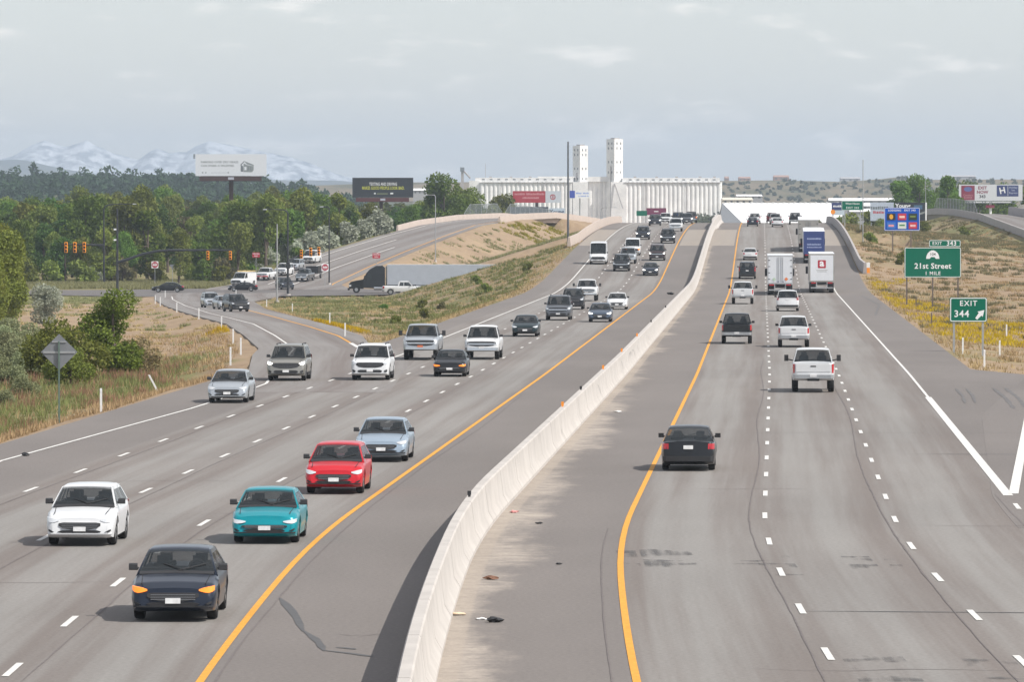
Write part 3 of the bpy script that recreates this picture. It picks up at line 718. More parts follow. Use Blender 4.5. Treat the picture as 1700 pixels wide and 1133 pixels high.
# ------------------------------------------------------------------ vehicles (local +x is the front)
M_GLASS = mat('vehicle_glass', (.012, .017, .019), .04, var=.05, spec=.8, alpha=.60)
M_SEAT = mat('cabin_trim', (.045, .045, .048), .8, var=.15)
M_GLASS_G = mat('vehicle_glass_green', (.05, .085, .085), .06, var=.05, spec=.9, coat=.3)
M_TYRE = mat('tyre_rubber', (.016, .016, .017), .85, var=.2, scale=8)
M_RIM = mat('wheel_rim', (.42, .43, .44), .35, .7, var=.1)
M_TRIM = mat('dark_trim', (.022, .022, .024), .6, var=.1)
M_CHROME = mat('bright_trim', (.62, .63, .64), .2, .9, var=.05)
M_LAMP = mat('lamp_glass', (.72, .74, .76), .12, .2, var=.08, coat=.5)
M_LAMP_ON = mat('lamp_lit', (.9, .9, .86), .2, var=.02, emit=((1, .96, .88), 2.2))
M_LAMP_AMBER = mat('lamp_amber', (.85, .24, .03), .25, var=.02, emit=((1, .22, .015), .6))
M_TAIL = mat('tail_lamp_red', (.42, .014, .022), .2, var=.08, coat=.6)
M_PLATE = mat('number_plate', (.62, .62, .62), .5, var=.15, scale=9)
M_PLATE_R = mat('number_plate_orange', (.62, .16, .06), .5, var=.15, scale=9)
def paint(name, c, metal=.15, rough=.28): return mat('paint_' + name, c, rough, metal, var=.03, scale=2, coat=.35, spec=.35)
PAINT = {k: paint(k, *v) for k, v in {
    'white': ((.62, .63, .64), 0, .3), 'silver': ((.44, .47, .50), .5), 'silverblue': ((.34, .42, .50), .4), 'grey': ((.13, .14, .155), .4),
    'black': ((.010, .011, .013), .0), 'navy': ((.012, .018, .032), .2), 'red': ((.52, .012, .022), .1), 'teal': ((.0, .25, .30), .2), 'tan': ((.30, .29, .26), .5),
    'darkgreen': ((.012, .026, .030), .2), 'bluegrey': ((.085, .11, .15), .4), 'brown': ((.05, .03, .032), .3), 'maroon': ((.12, .02, .025), .2)}.items()}

ENDW = ([0, .05, .15, .35, .62], [.80, .90, .955, .988, 1.0])
def carspec(**k):
    d = dict(L=4.7, W=1.82, H=1.46, zb=.20, r=.33, xf=1.38, xr=-1.42, top=[(-2.35, .95), (2.35, .72)], gh=(-1.9, -1.0, .35, 1.1), belt=.92, wt=.71, splits=(-.25,),
             bed=None, sf=.35, sr=.2, grille=(.30, .42, .62), head=(.44, .60, .74), tail=(.52, .72, .92), cladding=False, rack=False, mirror=.2, chrome=False, glass=None, panel=False, plate='p', tow=False, wheelw=.22)
    d.update(k); return d
SPEC = {
    'sedan': carspec(L=4.75, H=1.45, top=[(-2.38, .96), (-1.5, 1.0), (0, .95), (1.05, .95), (2.1, .80), (2.38, .68)], gh=(-1.95, -1.05, .32, 1.12), belt=.95),
    'coupe': carspec(L=4.4, W=1.75, H=1.36, top=[(-2.2, .88), (-1.4, .94), (0, .90), (.95, .90), (1.9, .80), (2.2, .70)], gh=(-1.8, -.9, .3, 1.0), belt=.90, grille=(.34, .38, .50), head=(.40, .52, .64), zb=.17, xf=1.3, xr=-1.25, r=.31),
    'hatch': carspec(L=4.4, W=1.8, H=1.50, top=[(-2.2, 1.02), (0, .98), (.95, .97), (1.95, .84), (2.2, .70)], gh=(-2.08, -1.45, .25, 1.05), belt=.98, splits=(.0, -.85), tail=(.5, .78, 1.02), xf=1.32, xr=-1.3),
    'crossover': carspec(L=4.6, W=1.86, H=1.68, zb=.22, r=.36, top=[(-2.3, 1.08), (0, 1.06), (1.0, 1.05), (2.0, .95), (2.3, .80)], gh=(-2.22, -1.85, .2, 1.05), belt=1.05, wt=.74, splits=(-.1, -1.05), grille=(.34, .60, .82), head=(.46, .72, .88), tail=(.62, .82, 1.12), cladding=True, rack=True, xf=1.36, xr=-1.34),
    'suv': carspec(L=4.95, W=1.98, H=1.80, zb=.25, r=.39, top=[(-2.48, 1.15), (0, 1.13), (1.1, 1.12), (2.2, 1.03), (2.48, .90)], gh=(-2.40, -2.12, .25, 1.05), belt=1.12, wt=.75, splits=(-.05, -1.15), grille=(.36, .64, .92), head=(.52, .80, .97), tail=(.68, .95, 1.25), cladding=True, rack=True, xf=1.48, xr=-1.42, sf=.2),
    'bigsuv': carspec(L=5.2, W=2.03, H=1.93, zb=.27, r=.41, top=[(-2.6, 1.22), (0, 1.20), (1.15, 1.19), (2.35, 1.12), (2.6, 1.02)], gh=(-2.54, -2.32, .3, 1.05), belt=1.19, wt=.78, splits=(.0, -1.2), grille=(.38, .68, 1.0), head=(.56, .82, 1.02), tail=(.72, .9, 1.4), rack=True, xf=1.58, xr=-1.45, sf=.12, sr=.1, chrome=True),
    'pickup': carspec(L=5.85, W=2.03, H=1.95, zb=.47, r=.42, top=[(-2.92, 1.28), (-.62, 1.28), (-.6, 1.24), (1.3, 1.24), (2.65, 1.18), (2.92, 1.06)], gh=(-.72, -.55, .82, 1.42), belt=1.24, wt=.74, splits=(.12,), bed=(-2.84, -.78, .72), grille=(.40, .76, 1.06), head=(.58, .84, 1.06), tail=(.84, .88, 1.24), xf=1.88, xr=-1.78, sf=.08, sr=.02, chrome=True, wheelw=.26),
    'heavypickup': carspec(L=6.2, W=2.05, H=2.05, zb=.56, r=.44, top=[(-3.1, 1.40), (-.62, 1.40), (-.6, 1.36), (1.45, 1.36), (2.85, 1.30), (3.1, 1.16)], gh=(-.72, -.55, .9, 1.5), belt=1.35, wt=.75, splits=(.15,), bed=(-3.0, -.78, .82), grille=(.42, .82, 1.16), head=(.60, .90, 1.14), tail=(.86, .92, 1.36), xf=2.0, xr=-1.85, sf=.06, sr=.02, chrome=True, tow=True, wheelw=.28),
    'cargovan': carspec(L=5.7, W=2.02, H=2.12, zb=.28, r=.38, top=[(-2.85, 1.22), (0, 1.22), (1.75, 1.18), (2.6, 1.08), (2.85, .95)], gh=(-2.82, -2.74, 1.02, 1.78), belt=1.18, wt=.86, splits=(.55,), panel=True, grille=(.5, .55, .88), head=(.52, .70, .92), tail=(.82, .8, 1.2), xf=1.78, xr=-1.68, sf=.1, sr=.03),
    'tallvan': carspec(L=6.2, W=2.15, H=2.65, zb=.3, r=.40, top=[(-3.1, 1.4), (0, 1.4), (2.0, 1.32), (2.85, 1.15), (3.1, 1.0)], gh=(-3.07, -3.0, 1.1, 2.1), belt=1.3, wt=.90, splits=(.7,), panel=True, grille=(.5, .6, .95), head=(.52, .78, 1.02), tail=(.84, .9, 1.3), xf=2.0, xr=-1.8, sf=.1, sr=.02),
}
class Proto: pass
_protos = {}
def proto(kind, glass=None):
    key = kind
    if key in _protos: return _protos[key]
    P = SPEC[kind]; L2, W2, H, belt = P['L'] / 2, P['W'] / 2, P['H'], P['belt']
    tx, tz = [a for a, b in P['top']], [b for a, b in P['top']]
    def warp(p):
        x, y, z = p
        if x > L2 - .8 and z > .42: x -= P['sf'] * (z - .42) * (x - (L2 - .8)) / .8
        if x < -L2 + .6 and z > .6: x += P['sr'] * (z - .6) * ((-L2 + .6) - x) / .6
        return (x, y, z)
    def wf(x): return W2 * np.interp(min(L2 - x, x + L2), *ENDW)
    ra = P['r'] + .07
    def zbot(x):
        z = P['zb']
        if x > L2 - .35: z += .10 * ((x - L2 + .35) / .35) ** 2
        if x < -L2 + .4: z += .14 * ((-L2 + .4 - x) / .4) ** 2
        for w in (P['xf'], P['xr']):
            d = abs(x - w)
            if d < ra: z = max(z, P['r'] + math.sqrt(max(0, ra * ra - d * d)))
        return z
    xs = set(np.round(np.linspace(-L2, L2, 23), 3)) | {L2 - d for d in ENDW[0]} | {-L2 + d for d in ENDW[0]} | set(tx)
    for w in (P['xf'], P['xr']):
        for k in range(11): xs.add(round(w + ra * math.cos(math.pi * k / 10), 4))
    if P['bed']: xs |= {P['bed'][0], P['bed'][0] + .004, P['bed'][1], P['bed'][1] - .004}
    xs = sorted(x for x in xs if -L2 <= x <= L2)
    rings = []
    for x in xs:
        zt = float(np.interp(x, tx, tz)); w = float(wf(x)); zb = min(zbot(x), zt - .14); mid = max(P['zb'] + .48 * (zt - P['zb']), zb + .03)
        crown = .035
        inbed = P['bed'] and P['bed'][0] < x < P['bed'][1]
        half = [(0, zb), (w * .80, zb), (w * .955, zb + .02), (w, mid), (w * .992, mid + (zt - mid) * .45), (w * .965, zt - .07), (w * .915, zt - .012), (w * .86, zt)]
        if inbed: half += [(w * .85, P['bed'][2]), (0, P['bed'][2])]
        elif P['bed'] and x <= P['bed'][0]: half += [(w * .84, zt), (0, zt)]
        else: half += [(w * .5, zt + crown * .7), (0, zt + crown)]
        ring = [(x, y, z) for y, z in half] + [(x, -y, z) for y, z in reversed(half[1:-1])]
        rings.append([warp(p) for p in ring])
    body = MB(); body.loft(rings, closed=True)
    xrb, xrt, xft, xfb = P['gh']; wb, wt = W2 * .935, W2 * P['wt']
    def hw(z): return wb + (wt - wb) * (z - belt) / (H - belt)
    gst = [(xrb, belt), (xrb + (xrt - xrb) * .5, belt + (H - belt) * .52), (xrb + (xrt - xrb) * .88, H - .10), (xrt, H - .045), (xrt + .18, H - .012), (xrt + (xft - xrt) * .5, H), (xft - .2, H - .01), (xft, H - .04), (xft + (xfb - xft) * .12, H - .10), (xft + (xfb - xft) * .5, belt + (H - belt) * .5), (xfb, belt)]
    rings = []
    for x, zr in gst:
        z2 = max(belt - .04, zr - .07)
        half = [(hw(belt), belt - .06), (hw((belt + z2) / 2), (belt + z2) / 2), (hw(z2), z2), (hw(zr) * .95, zr - .012), (hw(zr) * .6, zr + .014), (0, zr + .022)]
        rings.append([(x, y, z) for y, z in half] + [(x, -y, z) for y, z in reversed(half[:-1])])
    k0 = len(body.v); nn = len(rings[0])
    for r_ in rings: body.v += [tuple(p) for p in r_]
    for i in range(10):
        for j in range(nn):
            keep = (j in (2, 7)) or (2 <= j <= 7 and (2 <= i <= 7 or (P['panel'] and i < 3)))
            if keep: body.f.append([k0 + i * nn + j, k0 + i * nn + (j + 1) % nn, k0 + (i + 1) * nn + (j + 1) % nn, k0 + (i + 1) * nn + j]); body.m.append(0)
    zt_, zl_, zh_, zb_ = H - .05, belt + .035, H - .13, belt - .06
    def slope_x(z, pts):
        q = sorted(pts, key=lambda g_: g_[1]); return float(np.interp(z, [g_[1] for g_ in q], [g_[0] for g_ in q]))
    F_, B_ = [g_ for g_ in gst if g_[0] >= xft - .001], [g_ for g_ in gst if g_[0] <= xrt + .001]
    def side_strip(x00, x01, x10, x11, z0, z1):         # painted frame piece on the sloping side: lower x pair, upper x pair
        for sg in (1, -1):
            o_ = [(x, sg * hw(z), z) for x, z in ((x00, z0), (x01, z0))]; u_ = [(x, sg * hw(z), z) for x, z in ((x10, z1), (x11, z1))]
            inn = lambda p: (p[0], p[1] - sg * .045, p[2])
            body.hexa([o_[0], o_[1], inn(o_[1]), inn(o_[0]), u_[0], u_[1], inn(u_[1]), inn(u_[0])])
    zs = np.linspace(zb_, zt_, 5)
    for a_, c_ in zip(zs[:-1], zs[1:]):
        side_strip(slope_x(a_, F_) - .11, slope_x(a_, F_), slope_x(c_, F_) - .11, slope_x(c_, F_), a_, c_)
        side_strip(slope_x(a_, B_), slope_x(a_, B_) + .16, slope_x(c_, B_), slope_x(c_, B_) + .16, a_, c_)
    side_strip(slope_x(zb_, B_), slope_x(zb_, F_), slope_x(zl_, B_), slope_x(zl_, F_), zb_, zl_)
    side_strip(slope_x(zh_, B_), slope_x(zh_, F_), slope_x(zt_, B_), slope_x(zt_, F_), zh_, zt_)
    for sp_ in P['splits']: side_strip(sp_ - .04, sp_ + .04, sp_ - .04, sp_ + .04, zb_, zt_)
    if P['panel']: side_strip(slope_x(zb_, B_), P['splits'][-1], slope_x(zt_, B_), P['splits'][-1], zb_, zt_)
    cab = MB(); cab.box(slope_x(belt + .05, B_) + .05, slope_x(belt + .05, F_) - .12, -wb * .95, wb * .95, belt - .05, belt + .05)
    cab.box(xfb - .55, xfb - .16, -wb * .9, wb * .9, belt + .05, belt + .10)
    rows = [xft - .35] + ([xft - 1.25] if (xft - xrt) > 1.15 and not P['panel'] else [])
    for xr_ in rows:
        for sg in (1, -1):
            y_ = sg * W2 * .42; cab.hexa([(xr_ - .10, y_ - .24, belt), (xr_ + .08, y_ - .24, belt), (xr_ + .08, y_ + .24, belt), (xr_ - .10, y_ + .24, belt), (xr_ - .18, y_ - .20, H - .36), (xr_ - .06, y_ - .20, H - .36), (xr_ - .06, y_ + .20, H - .36), (xr_ - .18, y_ + .20, H - .36)])
            cab.box(xr_ - .18, xr_ - .08, y_ - .13, y_ + .13, H - .37, H - .20)
    wy = W2 * .42
    for q_ in range(10):
        a_, c_ = 2 * math.pi * q_ / 10, 2 * math.pi * (q_ + 1) / 10; cab.cyl((xfb - .62 - .07 * math.sin(a_), wy + .18 * math.cos(a_), belt + .10 + .15 * math.sin(a_)), (xfb - .62 - .07 * math.sin(c_), wy + .18 * math.cos(c_), belt + .10 + .15 * math.sin(c_)), .018, n=5)
    parts = [('body', body.mesh('body', M_TRIM, 32), 'paint', [])]
    parts.append(('cabin_interior', cab.mesh('cabin_interior', M_SEAT, 30), None, []))
    G = P['glass'] or M_GLASS
    # windscreen and rear window: curved panes lying on the sloping cabin ends
    fs_ = [g_ for g_ in gst if g_[0] >= xft - .001]; rs_ = [g_ for g_ in gst if g_[0] <= xrt + .001]
    def endpane(pts, t0, t1, yf):
        b = MB(); rr = []; pts = sorted(pts, key=lambda g_: g_[1]); n = 1 if pts[0][0] > pts[-1][0] else -1
        for t in (t0, t0 + (t1 - t0) * .33, t0 + (t1 - t0) * .66, t1):
            z = belt + (H - belt) * t; x = float(np.interp(z, [g_[1] for g_ in pts], [g_[0] for g_ in pts]))
            rr.append([(x + n * .022, hw(z) * yf * k, z + .012 + .024 * (1 - abs(k) ** 1.6)) for k in (-1, -.6, -.25, 0, .25, .6, 1)])
        b.loft(rr, closed=False, caps=False); return b
    parts.append(('windshield', endpane(fs_, .03, .87, .955).mesh('windshield', G, 40), None, []))
    if not P['panel']: parts.append(('rear_window', endpane(rs_, .03, .87, .945).mesh('rear_window', G, 40), None, []))
    z0, z1 = belt + .035, H - .13
    def xfz(z): return xfb + (xft - xfb) * (z - belt) / (H - belt) - .10
    def xrz(z): return xrb + (xrt - xrb) * (z - belt) / (H - belt) + .14
    sp = list(P['splits'])
    bounds = [(xfz(z0), xfz(z1))] + [(s, s) for s in sp] + ([] if P['panel'] else [(xrz(z0), xrz(z1))])
    for sgn in (1, -1):
        for i in range(len(bounds) - 1):
            (a0_, a1_), (b0_, b1_) = bounds[i], bounds[i + 1]
            g = .03
            if a0_ - b0_ < .2: continue
            q = MB(); pts = [(a0_ - g, z0), (a1_ - g, z1), (b1_ + g, z1), (b0_ + g, z0)]
            q.poly([(x, sgn * (hw(z) + .008), z) for x, z in (pts if sgn < 0 else pts[::-1])])
            parts.append(('side_window', q.mesh('side_window', G), None, []))
    def surf(y, end):
        f = min(1, abs(y) / W2); d = float(np.interp(f, ENDW[1], ENDW[0])) if f > .8 else 0
        return end * (L2 - d)
    def patch(name, ys, z0, z1, end, m, out=.015, back=.06, slotk=None, ch=None):
        z0 = z0 if hasattr(z0, '__len__') else [z0] * len(ys); z1 = z1 if hasattr(z1, '__len__') else [z1] * len(ys)
        b = MB(); rr = []
        for y, a_, c_ in zip(ys, z0, z1):
            x = surf(y, end); o = end * out
            rr.append([warp((x - end * back, y, a_)), warp((x + o, y, a_ + .01)), warp((x + o, y, c_ - .01)), warp((x - end * back, y, c_))])
        b.loft(rr, closed=True, caps=True); me = b.mesh(name, m, 30)
        (parts if ch is None else ch).append((name, me, slotk, [])); return parts[-1][3] if ch is None else None
    zc0, zc1 = P['grille'][1], P['grille'][2]; gw = P['grille'][0] * P['W']; gh_ = zc1 - zc0
    ch = patch('grille', [-gw, -gw * .8, -gw * .4, 0, gw * .4, gw * .8, gw], [zc0 + gh_ * .5, zc0 + .04, zc0, zc0, zc0, zc0 + .04, zc0 + gh_ * .5], [zc1 - .02, zc1, zc1, zc1, zc1, zc1, zc1 - .02], 1, M_TRIM, .010)
    for k in range(1, 4): patch('slat', [-gw * .86, 0, gw * .86], zc0 + gh_ * k / 4 - .012, zc0 + gh_ * k / 4 + .012, 1, M_CHROME if P['chrome'] else M_RIM, .018, ch=ch)
    if P['chrome']: patch('grille_bar', [-gw * .95, 0, gw * .95], (zc0 + zc1) / 2 - .05, (zc0 + zc1) / 2 + .05, 1, M_CHROME, .03)
    hy0, hz0, hz1 = P['head']; hh_ = hz1 - hz0
    for s in (1, -1):
        ys_ = [s * W2 * f for f in (hy0 + .16, hy0 + .28, .82, .90, .955)]
        patch('headlight', ys_, [hz0 + hh_ * q for q in (.30, .08, .0, .14, .40)], [hz0 + hh_ * q for q in (.66, .84, .98, 1.06, 1.12)], 1, M_LAMP, .016, slotk='lamp')
    ty0, tz0, tz1 = P['tail']
    for s in (1, -1):
        patch('taillight', [s * W2 * f for f in (max(ty0 + .1, .72) if not P['bed'] else .86, .88, .93, .965)], tz0, tz1, -1, M_TAIL, .014)
    zb = P['zb']
    if P['bed']: patch('front_bumper', [-W2 * .95, -W2 * .82, 0, W2 * .82, W2 * .95], zb + .06, zc0 - .05, 1, M_CHROME, .06, slotk='bump')
    else:
        lo_, hi_ = zb + .13, max(zb + .22, zc0 - .09)
        patch('lower_intake', [-W2 * .62, -W2 * .5, 0, W2 * .5, W2 * .62], [lo_ + .04, lo_, lo_, lo_, lo_ + .04], [hi_ - .03, hi_, hi_, hi_, hi_ - .03], 1, M_TRIM, .010)
        for s in (1, -1): patch('fog_lamp_recess', [s * W2 * f for f in (.74, .82, .90)], [lo_ + .04, lo_ + .02, lo_ + .06], [hi_ - .04, hi_, hi_ + .03], 1, M_TRIM, .010)
        patch('front_lip', [-W2 * .92, -W2 * .82, 0, W2 * .82, W2 * .92], zb + .10, zb + .15, 1, M_TRIM, .02, slotk='bump')
    if P['bed']:
        patch('rear_bumper', [-W2 * .95, -W2 * .82, 0, W2 * .82, W2 * .95], zb + .10, zb + .30, -1, M_RIM, .10, .02)
        patch('tailgate', [-W2 * .80, 0, W2 * .80], zb + .42, tz1 + .0, -1, M_TRIM, .018, slotk='paint')
        patch('tailgate_handle', [-.13, .13], tz1 - .14, tz1 - .07, -1, M_TRIM, .03)
        patch('hitch', [-.28, 0, .28], zb - .02, zb + .12, -1, M_TRIM, .02, .3)
    else:
        patch('rear_bumper', [-W2 * .93, -W2 * .82, 0, W2 * .82, W2 * .93], zb + .12, zb + .30, -1, M_TRIM, .03)
    patch('license_plate', [-.16, 0, .16], zb + .18, zb + .31, 1, M_PLATE, .068 if P['bed'] else .03, slotk='plate')
    pz = (zb + .17) if P['bed'] else (P['tail'][1] + .0)
    patch('license_plate', [-.16, 0, .16], pz, pz + .14, -1, M_PLATE, .12 if P['bed'] else .022)
    def topz(x): return float(np.interp(x, tx, tz))
    cw = MB(); rr = []
    for k in (-1, -.5, 0, .5, 1):
        y = wb * .93 * k; c_ = .026 * (1 - abs(k)); rr.append([(xfb - .10, y, belt + .05 + c_), (xfb + .02, y, belt + .035 + c_), (xfb + .13, y, topz(xfb + .13) + .020 + c_), (xfb + .13, y, belt - .06), (xfb - .10, y, belt - .06)])
    cw.loft(rr, closed=True); parts.append(('cowl', cw.mesh('cowl', M_TRIM, 30), None, []))
    for s in (1, -1):
        q = MB(); pts = []
        for f in np.linspace(0, 1, 7):
            x = xfb + .05 + (L2 - .30 - xfb) * f; pts.append((x, s * W2 * (.80 - .06 * f), topz(x) + .010))
        for i in range(6):
            a_, c_ = pts[i], pts[i + 1]; q.hexa([(a_[0], a_[1] - .008, a_[2] - .02), (c_[0], c_[1] - .008, c_[2] - .02), (c_[0], c_[1] + .008, c_[2] - .02), (a_[0], a_[1] + .008, a_[2] - .02), (a_[0], a_[1] - .008, a_[2]), (c_[0], c_[1] - .008, c_[2]), (c_[0], c_[1] + .008, c_[2]), (a_[0], a_[1] + .008, a_[2])])
        parts.append(('hood_seam', q.mesh('hood_seam', M_TRIM), None, []))
        wp = MB(); wp.cyl((xfb + .03, s * .05 + .1, belt + .07), (xfb - .22, s * .05 + .1 + (.55 if s < 0 else -.45), belt + .19), .012, n=5); parts.append(('wiper', wp.mesh('wiper', M_TRIM), None, []))
    if P['cladding']:
        for s in (1, -1):
            q = MB(); q.box(P['xr'] + ra + .02, P['xf'] - ra - .02, s * W2 * .955, s * (W2 * .955 + s * s * .0) + s * .06, zb, zb + .16); parts.append(('side_sill', q.mesh('side_sill', M_TRIM), None, []))
    if P['rack']:
        for s in (1, -1):
            q = MB(); yy = s * (wt * .88); q.cyl((xrt + .15, yy, H + .04), (xft - .15, yy, H + .04), .022, n=6)
            for xx in (xrt + .15, xft - .15): q.cyl((xx, yy, H - .03), (xx, yy, H + .04), .022, n=6)
            parts.append(('roof_rail', q.mesh('roof_rail', M_TRIM), None, []))
    for s in (1, -1):
        q = MB(); xm = xfb - .32; zm = belt + .04; e = .34 if P['tow'] else .14; hh = .30 if P['tow'] else .15; ww = .2 if P['tow'] else .18
        q.cyl((xm, s * (W2 * .93), zm + .03), (xm, s * (W2 + e - .12), zm + .09), .03, n=6)
        y0, y1 = sorted((s * (W2 + e - ww), s * (W2 + e)))
        q.hexa([(xm - .05, y0, zm), (xm + .07, y0, zm + .02), (xm + .07, y1, zm + .03), (xm - .05, y1, zm), (xm - .05, y0, zm + hh), (xm + .05, y0, zm + hh - .02), (xm + .05, y1, zm + hh - .03), (xm - .05, y1, zm + hh)])
        parts.append(('side_mirror', q.mesh('side_mirror', M_TRIM), 'mirror', []))
    r, ww = P['r'], P['wheelw']
    t = MB(); k = 20; prof = [(r * .62, -ww * .46), (r * .93, -ww / 2), (r, -ww * .36), (r, ww * .36), (r * .93, ww / 2), (r * .62, ww * .46)]
    t.loft([[(q * math.cos(2 * math.pi * j / k), y, q * math.sin(2 * math.pi * j / k)) for q, y in prof] for j in range(k)] + [[(q, y, 0) for q, y in prof]], closed=False, caps=False)
    tm = t.mesh('tyre', M_TYRE, 35)
    rm = MB(); rm.cyl((0, -ww * .36, 0), (0, ww * .36, 0), r * .64, n=16)
    for s in (1, -1):
        for j in range(5):
            a = 2 * math.pi * j / 5; c, sn = math.cos(a), math.sin(a)
            rm.hexa([(c * r * .1 - sn * .04, s * ww * .36, sn * r * .1 + c * .04), (c * r * .1 + sn * .04, s * ww * .36, sn * r * .1 - c * .04), (c * r * .6 + sn * .03, s * ww * .36, sn * r * .6 - c * .03), (c * r * .6 - sn * .03, s * ww * .36, sn * r * .6 + c * .03)] +
                    [(c * r * .1 - sn * .04, s * ww * .44, sn * r * .1 + c * .04), (c * r * .1 + sn * .04, s * ww * .44, sn * r * .1 - c * .04), (c * r * .6 + sn * .03, s * ww * .44, sn * r * .6 - c * .03), (c * r * .6 - sn * .03, s * ww * .44, sn * r * .6 + c * .03)])
    rim = rm.mesh('rim', M_RIM)
    pr = Proto(); pr.parts = parts; pr.wheels = [((x, s * (W2 - ww / 2 - .03), r), tm, rim) for x in (P['xf'], P['xr']) for s in (1, -1)]; pr.P = P
    _protos[key] = pr; return pr
def vehicle(kind, name, label, color, X, Y, zf=ZR, back=True, yaw=None, lamp=None, plate=None, group=None, mirror=None, z=None, cat='car', scale=1.0, bump=None):
    pr = proto(kind)
    g = float(zf(Y + 2) - zf(Y - 2)) / 4 if zf is not None else 0.
    if yaw is None:
        s = .0455 if Y > 170 else float(XC(Y + 2) - XC(Y - 2)) / 4
        yaw = math.atan2(1, s) if back else math.atan2(-1, -s)
        pitch = -math.atan(g) if back else math.atan(g)
    else: pitch = 0.
    t = thing(name, label, cat, (X, Y, (float(zf(Y)) if z is None else z) + .012), yaw, group, pitch)
    t.scale = (scale,) * 3
    def put(nm, me, slot, par):
        o = link(nm, me, par)
        mm = {'paint': PAINT[color], 'lamp': lamp, 'plate': plate, 'mirror': mirror, 'bump': bump}.get(slot)
        if mm is not None and slot:
            o.material_slots[0].link = 'OBJECT'; o.material_slots[0].material = mm
        return o
    for nm, me, slot, ch in pr.parts:
        o = put(nm, me, slot, t)
        for n2, me2, s2, _ in ch: put(n2, me2, s2, o)
    for loc, tm, rim in pr.wheels:
        w = link('wheel', tm, t); w.location = loc; link('rim', rim, w)
    return t
GL, GR = 'traffic coming toward the overpass', 'traffic driving away up the bridge'
def on(kind, name, label, color, y, off, back=False, **k):
    h = SPEC[kind]['L'] * .30
    if 'cat' not in k: k['cat'] = {'pickup': 'pickup truck', 'heavypickup': 'pickup truck', 'cargovan': 'van', 'tallvan': 'van', 'suv': 'suv', 'bigsuv': 'suv', 'crossover': 'suv'}.get(kind, 'car')
    return vehicle(kind, name, label, color, float(XC(y + h)) + off, y + h, back=back, **k)
on('sedan', 'sedan_car', 'black sedan with two amber running lights in the lane beside the median', 'navy', 116.5, -5.5, lamp=M_LAMP_AMBER)
on('coupe', 'coupe_car', 'bright teal coupe following behind the black amber-lit sedan', 'teal', 143.5, -5.25)
on('hatch', 'hatchback_car', 'bright red hatchback with black lower bumper behind the teal coupe', 'red', 168.5, -5.3)
on('sedan', 'sedan_car', 'silver blue sedan close behind the red hatchback', 'silverblue', 190, -5.4)
on('hatch', 'hatchback_car', 'white hatchback alone in the second lane abreast of the teal coupe', 'white', 142.5, -9.95, cat='car', bump=PAINT['white'])
on('sedan', 'sedan_car', 'pale silver sedan in the merge lane beside the dirt verge', 'silver', 248, -16.5, bump=PAINT['silver'])
on('suv', 'suv', 'tan grey suv with a lit lamp where the entrance ramp joins', 'tan', 280, -16.7, lamp=M_LAMP_ON)
on('suv', 'suv', 'white suv beside the tan suv at the end of the entrance ramp', 'white', 281, -12.5, bump=PAINT['white'])
on('heavypickup', 'pickup_truck', 'tall silver pickup with an orange plate behind the white suv', 'silver', 319, -12.3, plate=M_PLATE_R)
on('coupe', 'sedan_car', 'low black car with two amber lamps in front of the white pickup', 'black', 287, -8.8, lamp=M_LAMP_AMBER)
on('pickup', 'pickup_truck', 'white pickup beside the tall silver pickup', 'white', 320, -8.8)
on('sedan', 'sedan_car', 'dark green sedan following the white pickup in the second lane', 'darkgreen', 378, -8.8)
on('bigsuv', 'suv', 'glossy dark grey suv behind the dark green sedan', 'grey', 434, -8.6)
on('suv', 'suv', 'black suv half hidden behind the glossy dark grey suv', 'black', 481, -9.1)
on('heavypickup', 'pickup_truck', 'white pickup with wide black mirrors behind the black suv', 'white', 526, -9.3)
on('sedan', 'sedan_car', 'blue grey sedan beside the yellow median line', 'bluegrey', 427, -5.1, lamp=M_LAMP_ON)
on('sedan', 'sedan_car', 'white sedan just behind the blue grey sedan', 'white', 481, -5.2, bump=PAINT['white'])
on('tallvan', 'cargo_van', 'tall white van by itself in the outer lane below the bridge', 'white', 674, -12.6)
on('bigsuv', 'suv', 'black suv in front of the silver pickup and the white van', 'black', 652, -9.2)
on('pickup', 'pickup_truck', 'pale silver pickup tucked between the black suv and the white van', 'silver', 676, -9.0)
on('cargovan', 'cargo_van', 'white van with orange lower lamps in the middle lane', 'white', 704, -9.1, lamp=M_LAMP_AMBER)
on('bigsuv', 'suv', 'dark brown suv with lit headlamps beside the median', 'brown', 686, -5.6, lamp=M_LAMP_ON)
on('sedan', 'sedan_car', 'navy sedan with lit headlamps ahead of the dark brown suv', 'navy', 639, -5.5, lamp=M_LAMP_ON)
on('bigsuv', 'suv', 'black suv with bright lamps at the concrete bridge slab', 'black', 751, -5.4, lamp=M_LAMP_ON)
on('suv', 'suv', 'navy suv in the middle lane just past the concrete slab', 'navy', 769, -9.2, lamp=M_LAMP_ON)
on('pickup', 'pickup_truck', 'white pickup coming over the bridge in the inner lane', 'white', 820, -5.4)
on('suv', 'suv', 'navy suv with white lamps near the top of the bridge', 'navy', 876, -9.6, lamp=M_LAMP_ON)
on('suv', 'suv', 'white suv behind the navy suv at the top of the bridge', 'white', 915, -8.6)
on('bigsuv', 'suv', 'black suv beyond the white pickup near the bridge top', 'black', 908, -6.4)
on('suv', 'suv', 'grey suv in line beside the median at the bridge top', 'grey', 905, -4.9, lamp=M_LAMP_ON)
on('pickup', 'pickup_truck', 'brown pickup with amber lamps cresting the bridge by the median', 'brown', 938, -4.6, lamp=M_LAMP_AMBER)
